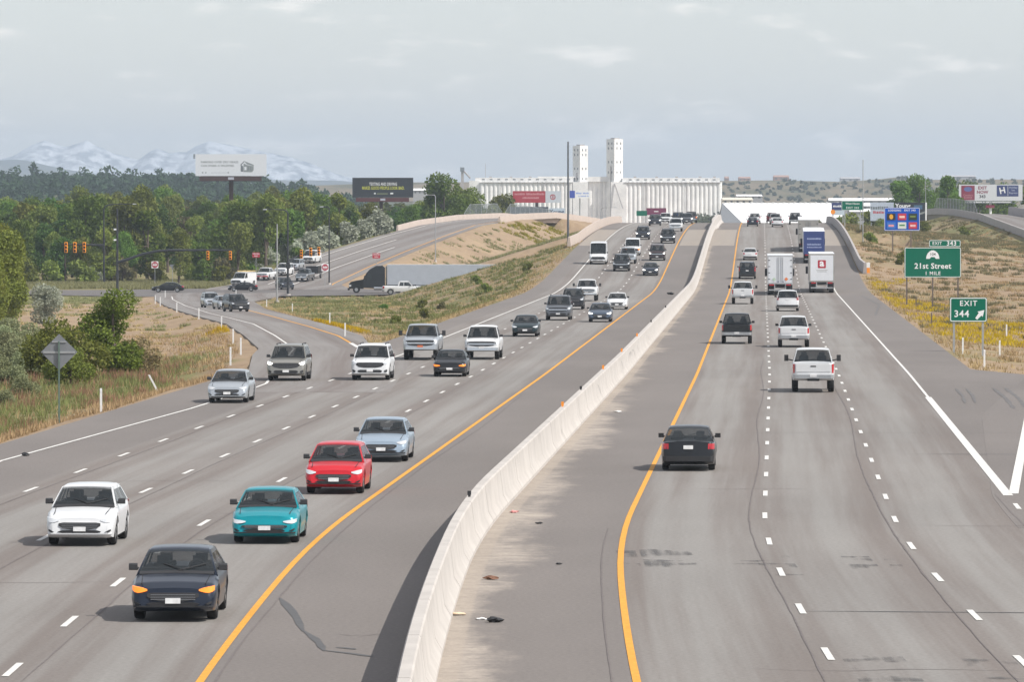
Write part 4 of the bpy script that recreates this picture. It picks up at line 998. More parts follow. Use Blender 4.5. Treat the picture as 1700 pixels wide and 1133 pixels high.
# driving away
on('sedan', 'sedan_car', 'black sedan driving away on the yellow line, alone on its stretch', 'black', 183.5, 5.3, True)
on('heavypickup', 'pickup_truck', 'white pickup with large black tow mirrors, rear end toward the overpass', 'white', 262.5, 10.0, True)
on('pickup', 'pickup_truck', 'white pickup with dark mirrors ahead of the tow-mirror pickup', 'white', 348.5, 9.5, True)
on('pickup', 'pickup_truck', 'black pickup beside the yellow line going away', 'black', 357.5, 5.85, True)
on('suv', 'suv', 'white suv with red tail lamps right behind the white box trailer', 'white', 473, 9.7, True)
on('heavypickup', 'pickup_truck', 'white pickup on the yellow line abreast of the white suv', 'white', 509, 5.7, True)
on('bigsuv', 'suv', 'black suv going away ahead of the white pickup on the yellow line', 'black', 629, 5.8, True)
on('sedan', 'sedan_car', 'white sedan going away ahead of the black suv', 'white', 688, 6.0, True, bump=PAINT['white'])
on('sedan', 'sedan_car', 'white sedan nearing the bridge top in the middle lane', 'white', 860, 9.9, True)
on('sedan', 'sedan_car', 'navy sedan nearing the bridge top beside the yellow line', 'navy', 868, 6.0, True)
on('suv', 'suv', 'white suv cresting the bridge ahead of the navy sedan', 'white', 912, 6.3, True)
on('suv', 'suv', 'white suv with a dark rear window cresting the bridge in the middle lane', 'white', 900, 9.7, True)
on('suv', 'suv', 'maroon suv cresting the bridge beyond the white suv', 'maroon', 935, 9.2, True)
on('pickup', 'pickup_truck', 'black pickup ahead of the grey lorry at the bridge top', 'black', 895, 12.9, True)

# lorries ------------------------------------------------------------------------
M_ALU = mat('trailer_aluminium', (.48, .49, .50), .45, .35, var=.08, scale=1.5)
M_TR_WHITE = mat('trailer_white', (.66, .68, .71), .45, var=.06, scale=1.2)
M_TR_GREY = mat('trailer_grey', (.33, .32, .30), .6, .1, var=.14, scale=1.2)
M_TR_BLUE = mat('trailer_blue', (.035, .06, .20), .5, var=.05)
def wheel_pair(t, x, y, r=.5, w=.5):
    b = MB(); b.cyl((0, -w / 2, 0), (0, w / 2, 0), r, n=20); o = b.build('wheel', M_TYRE, t, 35); o.location = (x, y, r)
    q = MB(); q.cyl((0, -w / 2 - .01, 0), (0, w / 2 + .01, 0), r * .5, n=14); q.build('rim', M_RIM, o, 35)
def tractor(t, x0, paintm, sleeper=True):
    """cab-over-fifth-wheel unit whose rear axle group starts at x0 (local), nose toward +x"""
    L = x0
    fr = MB()
    for s in (-.45, .45): fr.box(L - 1.0, L + 6.4, s - .06, s + .06, .85, 1.12)
    fr.build('chassis_rail', M_TRIM, t)
    cb = MB(); W = 1.2
    if sleeper:
        prof = [(L + 1.3, 1.0), (L + 1.3, 3.7), (L + 1.7, 3.98), (L + 2.6, 3.95), (L + 3.5, 3.45), (L + 3.95, 2.95), (L + 4.45, 2.0), (L + 4.45, .75), (L + 2.4, .65)]
    else:
        prof = [(L + 2.3, 1.0), (L + 2.3, 2.75), (L + 2.5, 2.95), (L + 3.5, 2.9), (L + 4.45, 2.0), (L + 4.45, .75), (L + 2.8, .65)]
    wid = lambda z: W if z < 2.6 else W - .10 * (z - 2.6)
    n = len(prof); cb.loft([[(x, y * wid(z), z) for x, z in prof] for y in (-1, -.94, 0, .94, 1)], closed=True); cb.build('cab', paintm, t, 30)
    hd = MB(); hp = [(L + 4.4, .62), (L + 4.4, 1.98), (L + 5.4, 1.82), (L + 6.25, 1.62), (L + 6.5, 1.3), (L + 6.52, .62)]
    hd.loft([[(x, y * (1.02 - .10 * max(0, x - L - 5) * .6), z) for x, z in hp] for y in (-1, -.85, 0, .85, 1)], closed=True); hd.build('bonnet', paintm, t, 30)
    ws = MB(); ws.poly([(L + 4.50, -.95, 2.02), (L + 4.50, .95, 2.02), (L + 4.02, .92, 2.92), (L + 4.02, -.92, 2.92)]); ws.build('windshield', M_GLASS, t)
    for s in (1, -1):
        g = MB(); g.poly([(L + 3.2, s * 1.215, 1.95), (L + 4.2, s * 1.215, 1.95), (L + 3.85, s * 1.19, 2.75), (L + 3.2, s * 1.19, 2.75)]); g.build('side_window', M_GLASS, t)
        mi = MB(); mi.box(L + 4.2, L + 4.32, *sorted((s * 1.3, s * 1.55)), 1.7, 2.5); mi.build('side_mirror', M_TRIM, t)
        tk = MB(); tk.cyl((L + 1.3, s * .95, .72), (L + 2.9, s * .95, .72), .3, n=14); tk.build('fuel_tank', M_CHROME, t, 35)
        fd = MB(); fd.loft([[(L + 5.45 + .72 * math.cos(a), y, .5 + .72 * math.sin(a)) for a in np.linspace(.1, math.pi - .1, 9)] for y in sorted((s * .8, s * 1.22))], caps=False); fd.build('fender', paintm, t, 40)
        hl = MB(); hl.box(L + 6.2, L + 6.5, *sorted((s * .72, s * 1.0)), .95, 1.2); hl.build('headlight', M_LAMP, t)
    gr = MB(); gr.box(L + 6.45, L + 6.56, -.55, .55, .8, 1.45); gr.build('grille', M_CHROME, t)
    bm = MB(); bm.box(L + 6.4, L + 6.72, -1.15, 1.15, .42, .72); bm.build('front_bumper', paintm, t)
    if sleeper:
        for s in (1, -1):
            st = MB(); st.cyl((L + 1.1, s * .85, .9), (L + 1.1, s * .85, 3.9), .08, n=10); st.build('exhaust_stack', M_CHROME, t, 40)
    for s in (-1, 1):
        wheel_pair(t, L + 5.45, s * 1.02, .5, .3)
        for xx in (L - .6, L + .65): wheel_pair(t, xx, s * .95, .5, .5)
def trailer(t, x_rear, length, h0, h1, m_side, m_rear, m_frame, doors=True, axles=(1.6, 2.85), W=1.3):
    b = MB(); b.box(x_rear, x_rear + length, -W, W, h0, h1); b.build('box_body', m_side, t)
    rf = MB(); rf.box(x_rear - .01, x_rear + length, -W - .012, W + .012, h1, h1 + .03); rf.build('roof', M_TR_WHITE, t)
    fr = MB()
    for a, c, z0, z1 in ((-W, -W + .1, h0, h1), (W - .1, W, h0, h1), (-W + .1, W - .1, h1 - .14, h1), (-W + .1, W - .1, h0, h0 + .14)): fr.box(x_rear - .035, x_rear, a, c, z0, z1)
    fr.build('rear_frame', m_frame, t)
    if doors:
        for s in (1, -1):
            d = MB(); y0, y1 = sorted((s * .02, s * (W - .11))); d.box(x_rear - .03, x_rear + .0, y0, y1, h0 + .15, h1 - .15); o = d.build('rear_door', m_rear, t)
            for k in (.12, .28): r = MB(); r.cyl((x_rear - .05, s * k, h0 + .2), (x_rear - .05, s * k, h1 - .2), .02, n=6); r.build('lock_rod', M_GALV, o)
            for z in np.linspace(h0 + .5, h1 - .5, 4):
                hg = MB(); y0, y1 = sorted((s * (W - .28), s * (W - .08))); hg.box(x_rear - .055, x_rear - .03, y0, y1, z - .03, z + .03); hg.build('hinge', M_TRIM, o)
    else:
        d = MB(); d.box(x_rear - .03, x_rear, -W + .11, W - .11, h0 + .15, h1 - .15); d.build('rear_door', m_rear, t)
    for s in (1, -1):
        l_ = MB(); y0, y1 = sorted((s * .62, s * 1.1)); l_.box(x_rear - .06, x_rear, y0, y1, h0 - .16, h0 - .03); l_.build('taillight', M_TAIL, t)
        u = MB(); u.box(x_rear, x_rear + .08, *sorted((s * .5, s * .6)), .5, h0); u.build('guard_post', M_GALV, t)
        fl = MB(); fl.box(x_rear + .45, x_rear + .47, *sorted((s * .62, s * 1.25)), .25, h0 - .1); fl.build('mud_flap', M_TRIM, t)
        sk = MB(); sk.box(x_rear + 4.2, x_rear + length - 4.2 if length > 9 else x_rear + length - 1.2, *sorted((s * 1.2, s * 1.23)), .45, h0); sk.build('side_skirt', m_side, t)
        for a in axles: wheel_pair(t, x_rear + a, s * 1.0, .5, .52)
    g = MB(); g.box(x_rear + .01, x_rear + .11, -1.15, 1.15, .48, .60); g.build('rear_guard', M_GALV, t)
    ch = MB(); ch.box(x_rear + .1, x_rear + length, -.5, .5, h0 - .2, h0); ch.build('chassis', M_TRIM, t)
def lorry(name, label, y, off, **k):
    s = .0455; g = float(ZR(y + 8) - ZR(y - 0)) / 8
    t = thing(name, label, 'lorry', (float(XC(y)) + off, y, float(ZR(y)) + .012), math.atan2(1, s), 'lorries climbing the bridge', -math.atan(g))
    return t
ROT = -math.pi / 2
t = lorry('semi_trailer_truck', 'white double-door box trailer lorry with hazard diamonds in the middle lane', 561, 9.35)
trailer(t, 0, 14.6, 1.15, 4.08, M_TR_WHITE, M_TR_WHITE, M_ALU); tractor(t, 14.2, PAINT['white'])
for yy, zz, m_ in ((.62, 1.62, mat('placard_green', (.45, .56, .44), .6)), (-.62, 1.65, mat('placard_orange', (.72, .20, .05), .6))):
    d = MB(); s = .20; d.poly([(-.062, yy + s, zz), (-.062, yy, zz - s), (-.062, yy - s, zz), (-.062, yy, zz + s)][::-1]); d.build('hazard_placard', m_, t)
for yy in (.22, -.30):
    d = MB(); d.box(-.058, -.03, yy - .08, yy + .08, 1.35, 1.42); d.build('door_sticker', M_TR_BLUE, t)
t = lorry('box_truck', 'lorry with a pale rear door carrying a red letter logo', 574, 13.75)
trailer(t, 0, 14.2, 1.15, 4.1, M_TR_GREY, M_TR_WHITE, M_TR_GREY, doors=False); tractor(t, 13.8, PAINT['white'])
M_LOGO = mat('logo_red', (.40, .02, .04), .5, var=.05)
lg = MB(); z0, s = 3.02, .42
ring = [(s * (1 if abs(math.cos(a)) > .35 else abs(math.cos(a)) / .35 * .15 + .85) * max(-1, min(1, 1.35 * math.cos(a))), s * max(-1, min(1, 1.35 * math.sin(a)))) for a in np.linspace(0, 2 * math.pi, 33)[:-1]]
lg.poly([(-.04, -x, z0 + z) for x, z in ring]); lg.build('logo_badge', M_LOGO, t)
lettering('a', 1.05, t, M_SIGN_WHITE, (-.046, 0, z0 + .10), 'logo_letter', bold=.035, rotz=ROT)
for k, w in ((2.38, .6), (2.24, .5)):
    d = MB(); d.box(-.036, -.03, -w, w, k - .025, k + .025); d.build('slogan_line', M_TR_GREY, t)
t = lorry('semi_trailer_truck', 'lorry with a dark blue lettered rear door ahead of the logo lorry', 676, 13.9)
trailer(t, 0, 14.0, 1.15, 3.95, M_TR_WHITE, M_TR_BLUE, M_TR_BLUE, doors=False); tractor(t, 13.6, PAINT['white'])
for k, (zz, sz) in enumerate(((3.05, .30), (2.35, .30), (2.0, .22))):
    d = MB()
    r_ = random.Random(k); x = -.85
    while x < .85:
        w = r_.uniform(.05, .13); d.box(-.038, -.03, -x - w, -x, zz - sz * .32, zz + sz * r_.uniform(.2, .4)); x += w + .035
    d.build('door_lettering', mat('faded_lettering', (.36, .42, .62), .6), t)
t = lorry('semi_trailer_truck', 'plain grey box trailer lorry leading the line of lorries', 715, 13.55)
trailer(t, 0, 14.6, 1.15, 4.2, M_TR_GREY, M_TR_GREY, M_TR_GREY); tractor(t, 14.2, PAINT['grey'])

# side street and ramp traffic
QG = 'vehicles queued on the exit ramp'
def qx(y, lane): return float(np.interp(y, *OFF_L)) + lane
van = vehicle('cargovan', 'cargo_van', 'white work van with a ladder rack heading the exit ramp queue', 'white', -41.2, 843, ZOFF, yaw=R(-112), cat='van', z=STREET_Z + .25)
rk = MB()
for xx in (-2.2, -1.0, .3): rk.box(xx - .03, xx + .03, -.85, .85, 2.16, 2.26)
for yy in (-.8, .8, 0): rk.box(-2.6, .6, yy - .03, yy + .03, 2.27, 2.33)
rk.build('ladder_rack', mat('rack_wood', (.62, .46, .2), .7), van)
for i, (kd, nm, lb, c, x, y) in enumerate((('pickup', 'pickup_truck', 'white pickup with a red bumper behind the ladder-rack van', 'white', -38.6, 863), ('bigsuv', 'suv', 'white suv in the exit ramp queue behind the red-bumper pickup', 'white', -36.3, 876), ('suv', 'suv', 'silver suv in the exit ramp queue behind two white vehicles', 'silver', -35.1, 891), ('cargovan', 'cargo_van', 'white van last in the exit ramp queue', 'white', -33.2, 912))):
    vehicle(kd, nm, lb, c, x, y, ZOFF, yaw=R(-102), cat={'pickup': 'pickup truck', 'cargovan': 'van'}.get(kd, 'suv'), bump=M_SIGN_RED if i == 0 else None)
vehicle('pickup', 'pickup_truck', 'dark pickup waiting by the signal pole at the ramp foot', 'grey', -32.4, 860, ZOFF, yaw=R(-100), cat='pickup truck')
vehicle('suv', 'suv', 'dark blue suv turning into the street by the tall signal pole', 'navy', -34.2, 826, None, yaw=R(-75), cat='suv', z=STREET_Z)
bt = thing('utility_trailer', 'small black high-sided trailer behind the dark pickup', 'trailer', (-31.3, 868, float(ZOFF(868))), R(-100))
b = MB(); b.box(-1.6, 1.6, -1.0, 1.0, .75, 1.9); b.build('box_body', M_BLACK, bt); b = MB(); b.box(1.6, 2.6, -.06, .06, .6, .72); b.build('drawbar', M_TRIM, bt)
for s in (-1, 1): wheel_pair(bt, 0, s * 1.05, .36, .22)
vehicle('sedan', 'sedan_car', 'black sedan crossing the street below the left-hand signal heads', 'black', -50.5, 806, None, yaw=R(180), cat='car', z=STREET_Z)
vehicle('coupe', 'coupe_car', 'black coupe crossing the street in front of the ladder-rack van', 'black', -39.8, 812, None, yaw=R(180), cat='car', z=STREET_Z)
vehicle('crossover', 'crossover_suv', 'pale silver suv coming down the entrance ramp first in line beside a black one', 'silver', -33.6, 612, ZON, yaw=R(-80), cat='suv', bump=PAINT['silver'])
vehicle('sedan', 'sedan_car', 'silver sedan half hidden between two suvs on the entrance ramp', 'silver', -31.2, 594, ZON, yaw=R(-76), cat='car')
vehicle('suv', 'suv', 'black suv leading three vehicles down the entrance ramp', 'black', -28.6, 568, ZON, yaw=R(-74), cat='suv')
vehicle('pickup', 'pickup_truck', 'pale silver pickup passing in front of the black semi on the street', 'white', -15.6, 786.5, None, yaw=R(0), cat='pickup truck', z=STREET_Z)
t = thing('semi_trailer_truck', 'black sleeper-cab semi with a long pale trailer turning on the street', 'lorry', (-3.6, 800, STREET_Z + .01), math.pi)
trailer(t, -1.6, 16.15, 1.2, 4.1, mat('trailer_pale_grey', (.40, .43, .47), .5, var=.06, scale=1.2), M_TR_WHITE, M_ALU); tractor(t, 13.6, PAINT['black'])

# ------------------------------------------------------------------ signs, posts, poles
def rect(x0, x1, z0, z1, y=0.0, t=.03): b = MB(); b.box(x0, x1, y, y + t, z0, z1); return b
def round_rect(w, h, r, y, t=.03, n=4):
    pts = []
    for cx, cz, a0 in ((w / 2 - r, h / 2 - r, 0), (-w / 2 + r, h / 2 - r, 90), (-w / 2 + r, -h / 2 + r, 180), (w / 2 - r, -h / 2 + r, 270)):
        for k in range(n + 1): a = R(a0 + 90 * k / n); pts.append((cx + r * math.cos(a), cz + r * math.sin(a)))
    b = MB(); b.loft([[(x, y, z) for x, z in pts], [(x, y + t, z) for x, z in pts]], closed=True); return b, pts
def sign_panel(t, name, cx, cz, w, h, m, y=0., r=.12, border=True):
    b, p = round_rect(w, h, r, y); o = b.build(name, m, t); o.location = (cx, 0, cz)
    if border:
        q = MB(); _, p1 = round_rect(w - .06, h - .06, r, 0); _, p2 = round_rect(w - .16, h - .16, r * .7, 0); n = len(p1)
        for i in range(n):
            j = (i + 1) % n; q.poly([(p1[i][0], y - .004, p1[i][1]), (p1[j][0], y - .004, p1[j][1]), (p2[j][0], y - .004, p2[j][1]), (p2[i][0], y - .004, p2[i][1])])
        q.build('border', M_SIGN_WHITE, o)
    return o
def post(t, x, y, z0, z1, r=.05, m=M_GALV, name='post'): b = MB(); b.box(x - r, x + r, y, y + 2 * r, z0, z1); return b.build(name, m, t)
# exit sign, one mile ahead
Y = 509; X0, X1, g0 = 36.4, 41.6, gzz(39, 509)
t = thing('highway_sign', 'large green highway sign reading 21st Street with an exit number tab', 'sign', (39.0, Y, g0)); cz = 1.67 - g0
p = sign_panel(t, 'panel', 0, cz, 5.25, 2.8, M_SIGN_GREEN)
tab = sign_panel(t, 'exit_tab', 1.12, cz + 1.76, 2.95, .66, M_SIGN_GREEN)
lettering('21st Street', .72, p, M_SIGN_WHITE, (0, -.006, -.35), bold=.02, spacing=1.05); lettering('1 MILE', .46, p, M_SIGN_WHITE, (0, -.006, -1.02), bold=.015, spacing=1.15)
lettering('EXIT', .40, tab, M_SIGN_WHITE, (-.72, -.006, 0), bold=.01, spacing=1.1); lettering('343', .58, tab, M_SIGN_WHITE, (.62, -.006, 0), bold=.018, spacing=1.1)
b = MB(); sh = [(-.62, -.38), (-.58, -.12), (-.48, .12), (-.3, .3), (-.1, .4), (.1, .4), (.3, .3), (.48, .12), (.58, -.12), (.62, -.38), (.28, -.38), (.16, -.22), (-.16, -.22), (-.28, -.38)]
b.poly([(x, -.006, z + .72) for x, z in sh]); b.build('route_shield', M_SIGN_WHITE, p)
lettering('104', .36, p, M_BLACK, (0, -.012, .75), bold=.01)
for x in (-2.4, 0, 2.35): post(t, x, .035, -.3, cz + 1.3, .07, mat('brown_post', (.16, .13, .11), .7, .3))
# gore sign
Y = 338; t = thing('exit_sign', 'green EXIT 344 sign with an arrow on two posts in the gore', 'sign', (28.1, Y, gzz(28.1, Y))); g0 = t.location.z; cz = 1.12 - g0
p = sign_panel(t, 'panel', 0, cz, 2.3, 1.52, M_SIGN_GREEN, r=.1)
lettering('EXIT', .46, p, M_SIGN_WHITE, (0, -.006, .38), bold=.012, spacing=1.2); lettering('344', .58, p, M_SIGN_WHITE, (-.42, -.006, -.27), bold=.018, spacing=1.1)
b = MB(); b.poly([(x, -.006, z) for x, z in ((.42, -.52), (.54, -.62), (.80, -.36), (.88, -.44), (.98, -.02), (.56, -.12), (.64, -.20))][::-1]); b.build('arrow', M_SIGN_WHITE, p)
for x in (-.88, .9): post(t, x, .035, -.3, cz + .7, .06, M_GALV)
# blue services sign
Y = 735; t = thing('services_sign', 'blue lodging sign with six small logo plates', 'sign', (52.2, Y, gzz(52.2, Y))); g0 = t.location.z; cz = 4.35 - g0
p = sign_panel(t, 'panel', 0, cz, 4.75, 3.1, M_SIGN_BLUE, r=.15)
lettering('LODGING', .36, p, M_SIGN_WHITE, (-1.0, -.006, 1.18), bold=.015, spacing=1.1); lettering('EXIT 343', .36, p, M_SIGN_WHITE, (1.05, -.006, 1.18), bold=.015, spacing=1.1)
cols = [((.012, .012, .012), (.75, .38, .03)), ((.50, .03, .06), (.85, .6, .5)), ((.012, .03, .02), (.2, .28, .05)), ((.03, .16, .5), (.7, .3, .35)), ((.62, .66, .60), (.02, .2, .04)), ((.50, .03, .06), (.8, .5, .5))]
for k, (c1, c2) in enumerate(cols):
    x, z = (-1.45, 0, 1.45)[k % 3], (.32, -.85)[k // 3]
    b = rect(x - .56, x + .56, z - .44, z + .44, -.03, .028); pl = b.build('logo_plate', mat(f'plate_{k}', c1, .5), p)
    if k == 0:
        b = MB(); b.poly([(x + .26 * math.cos(a), -.036, z + .34 * math.sin(a)) for a in np.linspace(0, 2 * math.pi, 17)[:-1]][::-1])
    else: b = rect(x - .36, x + .36, z - .06 - (k % 2) * .1, z + .12, -.036, .004)
    b.build('logo', mat(f'plate_ink_{k}', c2, .5), pl)
for x in (-1.25, 1.2): post(t, x, .035, -.3, cz + 1.3, .08, mat('brown_post', (.16, .13, .11), .7, .3))
# distant green guide sign
Y = 858; t = thing('guide_sign', 'small green guide sign reading West Haven beside the thin tall pole', 'sign', (53.2, Y, gzz(53.2, Y))); g0 = t.location.z; cz = 5.75 - g0
p = sign_panel(t, 'panel', 0, cz, 3.45, 1.5, M_SIGN_GREEN, r=.1)
lettering('West Haven', .44, p, M_SIGN_WHITE, (0, -.006, .3), bold=.01); lettering('EXIT 343', .44, p, M_SIGN_WHITE, (0, -.006, -.36), bold=.01, spacing=1.2)
for x in (-1.2, 1.2): post(t, x, .035, -.3, cz + .7, .07)
for nm, lb, x, y, w, h, z, m_ in (('guide_sign', 'small green and blue guide sign seen over the oncoming traffic', 30.7, 1300, 2.5, 1.2, 2.4, M_SIGN_GREEN), ('hoarding', 'dark red hoarding on the horizon above the oncoming traffic', 39.4, 1500, 5.4, 1.9, 1.9, mat('hoarding_plum', (.16, .02, .07), .5)), ('guide_sign', 'tiny blue guide sign between oncoming vehicles at the bridge top', 41.5, 1390, 1.1, .9, 1.5, M_SIGN_BLUE)):
    g0 = gzz(x, y); t = thing(nm, lb, 'sign', (x, y, g0)); sign_panel(t, 'panel', 0, z - g0, w, h, m_, border=False, r=.05)
    for s in (-.35, .35): post(t, s * w, .035, -.2, z - g0, .07)
    if nm == 'hoarding':
        b = rect(-.6, .6, z - g0 - .1, z - g0 + .15, -.01, .006); b.build('lettering', M_SIGN_WHITE, t)
# diamond warning sign seen from behind
Y = 229; x = -18.9; g0 = gzz(x, Y); t = thing('warning_sign', 'back of a grey diamond warning sign on a thin post in the grass', 'sign', (x, Y, g0)); cz = 8.7 - (585 - 310) * Y / 9116 - g0
b = MB(); s = .76; d = [(0, s), (s, 0), (0, -s), (-s, 0)]; b.loft([[(a, y, cz + c) for a, c in d] for y in (.05, .08)], closed=True); b.build('diamond_plate', M_SIGN_BACK, t)
b = MB(); b.box(-.66, .66, .02, .05, cz - .05, cz + .03); b.build('cross_brace', M_GALV, t); b = MB(); b.box(-.3, .3, .02, .05, cz + .40, cz + .45); b.build('cross_brace', M_GALV, t)
post(t, 0, -.045, -.3, cz + .45, .032, mat('green_post', (.14, .20, .17), .6, .4))
# do-not-enter and wrong-way signs
def dne(x, y, z, lb):
    g0 = gzz(x, y); t = thing('do_not_enter_sign', lb, 'sign', (x, y, g0)); cz = z - g0
    b, _ = round_rect(1.1, 1.1, .06, 0); o = b.build('square_plate', M_SIGN_WHITE, t); o.location = (0, 0, cz)
    q = MB(); q.loft([[(.5 * math.cos(a), yy, .5 * math.sin(a)) for a in np.linspace(0, 2 * math.pi, 25)[:-1]] for yy in (-.008, 0)], closed=True); q.build('red_disc', M_SIGN_RED, o)
    r_ = rect(-.36, .36, -.09, .09, -.014, .005); r_.build('white_bar', M_SIGN_WHITE, o)
    lettering('DO NOT', .16, o, M_SIGN_WHITE, (0, -.012, .22)); lettering('ENTER', .16, o, M_SIGN_WHITE, (0, -.012, -.22))
    post(t, 0, .035, -.3, cz + .5, .04)
def wrong_way(x, y, z, lb):
    g0 = gzz(x, y); t = thing('wrong_way_sign', lb, 'sign', (x, y, g0)); cz = z - g0
    b, _ = round_rect(1.2, .8, .06, 0); o = b.build('panel', M_SIGN_RED, t); o.location = (0, 0, cz)
    lettering('WRONG', .28, o, M_SIGN_WHITE, (0, -.006, .18), bold=.01); lettering('WAY', .28, o, M_SIGN_WHITE, (0, -.006, -.18), bold=.01)
    post(t, 0, .035, -.3, cz + .35, .04)
dne(-56.9, 875, -3.75, 'do-not-enter sign standing in the long grass beyond the street'); dne(-28.8, 846, -3.75, 'do-not-enter sign beside the slim black pole at the ramp foot')
wrong_way(-41.2, 884, -2.3, 'small red wrong-way sign behind the queue of white vehicles'); wrong_way(-21.2, 858, -2.1, 'small red wrong-way sign above the black semi cab')
x, y = -54.4, 880; g0 = gzz(x, y); t = thing('yield_sign', 'back of a grey triangular sign on a post in the long grass', 'sign', (x, y, g0))
b = MB(); b.loft([[(a, yy, c + 2.9) for a, c in ((-.5, .43), (.5, .43), (0, -.43))] for yy in (0, .03)], closed=True); b.build('triangle_plate', M_SIGN_BACK, t); post(t, 0, .035, -.2, 3.2, .04)
# white flexible delineators and two dark ones
def delineator(px, py, lean=0., dark=False, ref='by the entrance ramp', h=1.05):
    g0 = gzz(px, py); t = thing('delineator_post', f'slim {"dark brown" if dark else "white"} {"leaning " if lean else ""}delineator post {ref}', 'delineator', (px, py, g0 - .03), group=f'delineator posts {ref}')
    b = MB(); b.hexa([(-.05, -.01, 0), (.05, -.01, 0), (.05, .015, 0), (-.05, .015, 0), (-.05 + lean, -.01, h), (.05 + lean, -.01, h), (.05 + lean, .015, h), (-.05 + lean, .015, h)]); b.build('blade', mat('brown_post', (.16, .13, .11), .7, .3) if dark else M_POST_WHITE, t)
    if not dark:
        q = MB(); q.box(-.04 + lean * .9, .04 + lean * .9, -.018, -.011, h - .17, h - .06); q.build('reflector', M_SIGN_WHITE, t)
for px, py in ((-16.0, 312), (-16.6, 336), (-19.2, 378), (-23.6, 446), (-29.2, 512), (-34.8, 570), (-41, 640), (-43.6, 671)): delineator(px, py, ref='along the bare outer edge of the entrance ramp')
delineator(-18.2, 243, ref='on the freeway verge near the diamond sign'); delineator(-18.5, 288, lean=-.55, ref='on the tan verge before the ramp curve')
for px, py in ((-12.1, 398), (-15.6, 470), (-24.0, 600), (-28.6, 640)): delineator(px, py, ref='between the entrance ramp and the embankment')
for px, py in ((-47.5, 752), (-38.6, 768)): delineator(px, py, ref='at the street corner')
for px, py in ((27.6, 336), (26.6, 309), (30.3, 341), (36.4, 404)): delineator(px, py, ref='in the gore by the exit sign')
delineator(37.6, 511, dark=True, ref='among yellow flowers under the big green sign'); delineator(32.4, 424, dark=True, ref='among yellow flowers under the big green sign')
# object marker on the parapet end, and one at the bridge top
x, y = float(XC(649)) + 19.9, 646.5
t = thing('object_marker', 'white and orange marker block at the near end of the bridge parapet', 'marker', (x, y, float(ZR(y))))
rect(-.17, .17, .0, .62, 0, .3).build('orange_panel', M_ORANGE, t); rect(-.2, .2, .63, 1.25, .0, .35).build('white_block', M_WHITE_PAINT, t)
x, y = float(XC(960)) + 20.0, 962; g0 = float(ZR(y))
t = thing('object_marker', 'round orange marker where the bridge parapet reaches its top', 'marker', (x, y, g0)); b = MB(); b.loft([[(.42 * math.cos(a), yy, 1.9 + .42 * math.sin(a)) for a in np.linspace(0, 6.283, 17)[:-1]] for yy in (0, .03)], closed=True); b.build('disc', M_ORANGE, t); post(t, 0, .035, 0, 1.9, .04)

# masts and lamp poles
def mast(name, lb, x, y, top, r0, r1, m_, arm=None, cat='pole', base=None):
    g0 = gzz(x, y) if base is None else base
    t = thing(name, lb, cat, (x, y, g0)); h = top - g0
    b = MB(); b.cyl((0, 0, -.3), (0, 0, h), r0, r1, 10); b.build('shaft', m_, t, 40)
    f = MB(); f.cyl((0, 0, -.3), (0, 0, .35), r0 * 2.6, r0 * 2.2, 10); f.build('footing', M_CONC, t, 40)
    if arm:
        dx, rise = arm; pts = [(0, 0, h - .05)] + [(dx * (1 - math.cos(a)) * .5 if i < 3 else dx * (.25 + .75 * (i - 2) / 4), 0, h - .05 + rise * math.sin(min(a, 1.57))) for i, a in enumerate(np.linspace(.5, 1.7, 7))]
        pts = [(0, 0, h - .1), (dx * .05, 0, h + rise * .5), (dx * .16, 0, h + rise * .82), (dx * .4, 0, h + rise * .95), (dx, 0, h + rise)]
        q = MB(); q.tube(pts, [r1, r1 * .9, r1 * .8, r1 * .7, r1 * .6], 7); q.build('lamp_arm', m_, t, 40)
        k = MB(); s = 1 if dx > 0 else -1; k.hexa([(dx - .05 * s, -.12, h + rise - .08), (dx + .6 * s, -.12, h + rise - .06), (dx + .6 * s, .12, h + rise - .06), (dx - .05 * s, .12, h + rise - .08), (dx, -.08, h + rise + .08), (dx + .5 * s, -.08, h + rise + .05), (dx + .5 * s, .08, h + rise + .05), (dx, .08, h + rise + .08)]); k.build('lamp_head', M_GALV, t)
    return t
mast('lighting_mast', 'thick tall grey mast standing beside the bridge parapet', 8.35, 818, 15.4, .18, .12, mat('mast_grey', (.12, .13, .145), .5, .4))
mast('lighting_mast', 'thin tall grey pole behind the green guide sign by the parapet', 52.2, 817, 12.7, .09, .06, M_GALV)
mast('street_lamp', 'galvanised lamp pole with curved arm on the dry bank below the exit ramp', -13.1, 940, 7.0, .1, .07, M_GALV, (-1.4, .3), 'street lamp')
mast('street_lamp', 'galvanised lamp pole with curved arm in front of the grain elevator', 16.2, 1000, 4.4, .1, .06, M_GALV, (2.4, .5), 'street lamp')
mast('utility_pole', 'plain grey metal pole on the bare corner by the entrance ramp', -30.2, 706, 3.9, .11, .07, M_GALV)
mast('street_lamp', 'slim black lamp pole behind the do-not-enter sign at the ramp foot', -28.3, 850, 5.4, .12, .08, M_DKSTEEL, (-.9, .2), 'street lamp')
mast('utility_pole', 'thin grey pole rising above the trees by the climbing ramp', 83.2, 1105, 10.0, .07, .05, M_GALV)
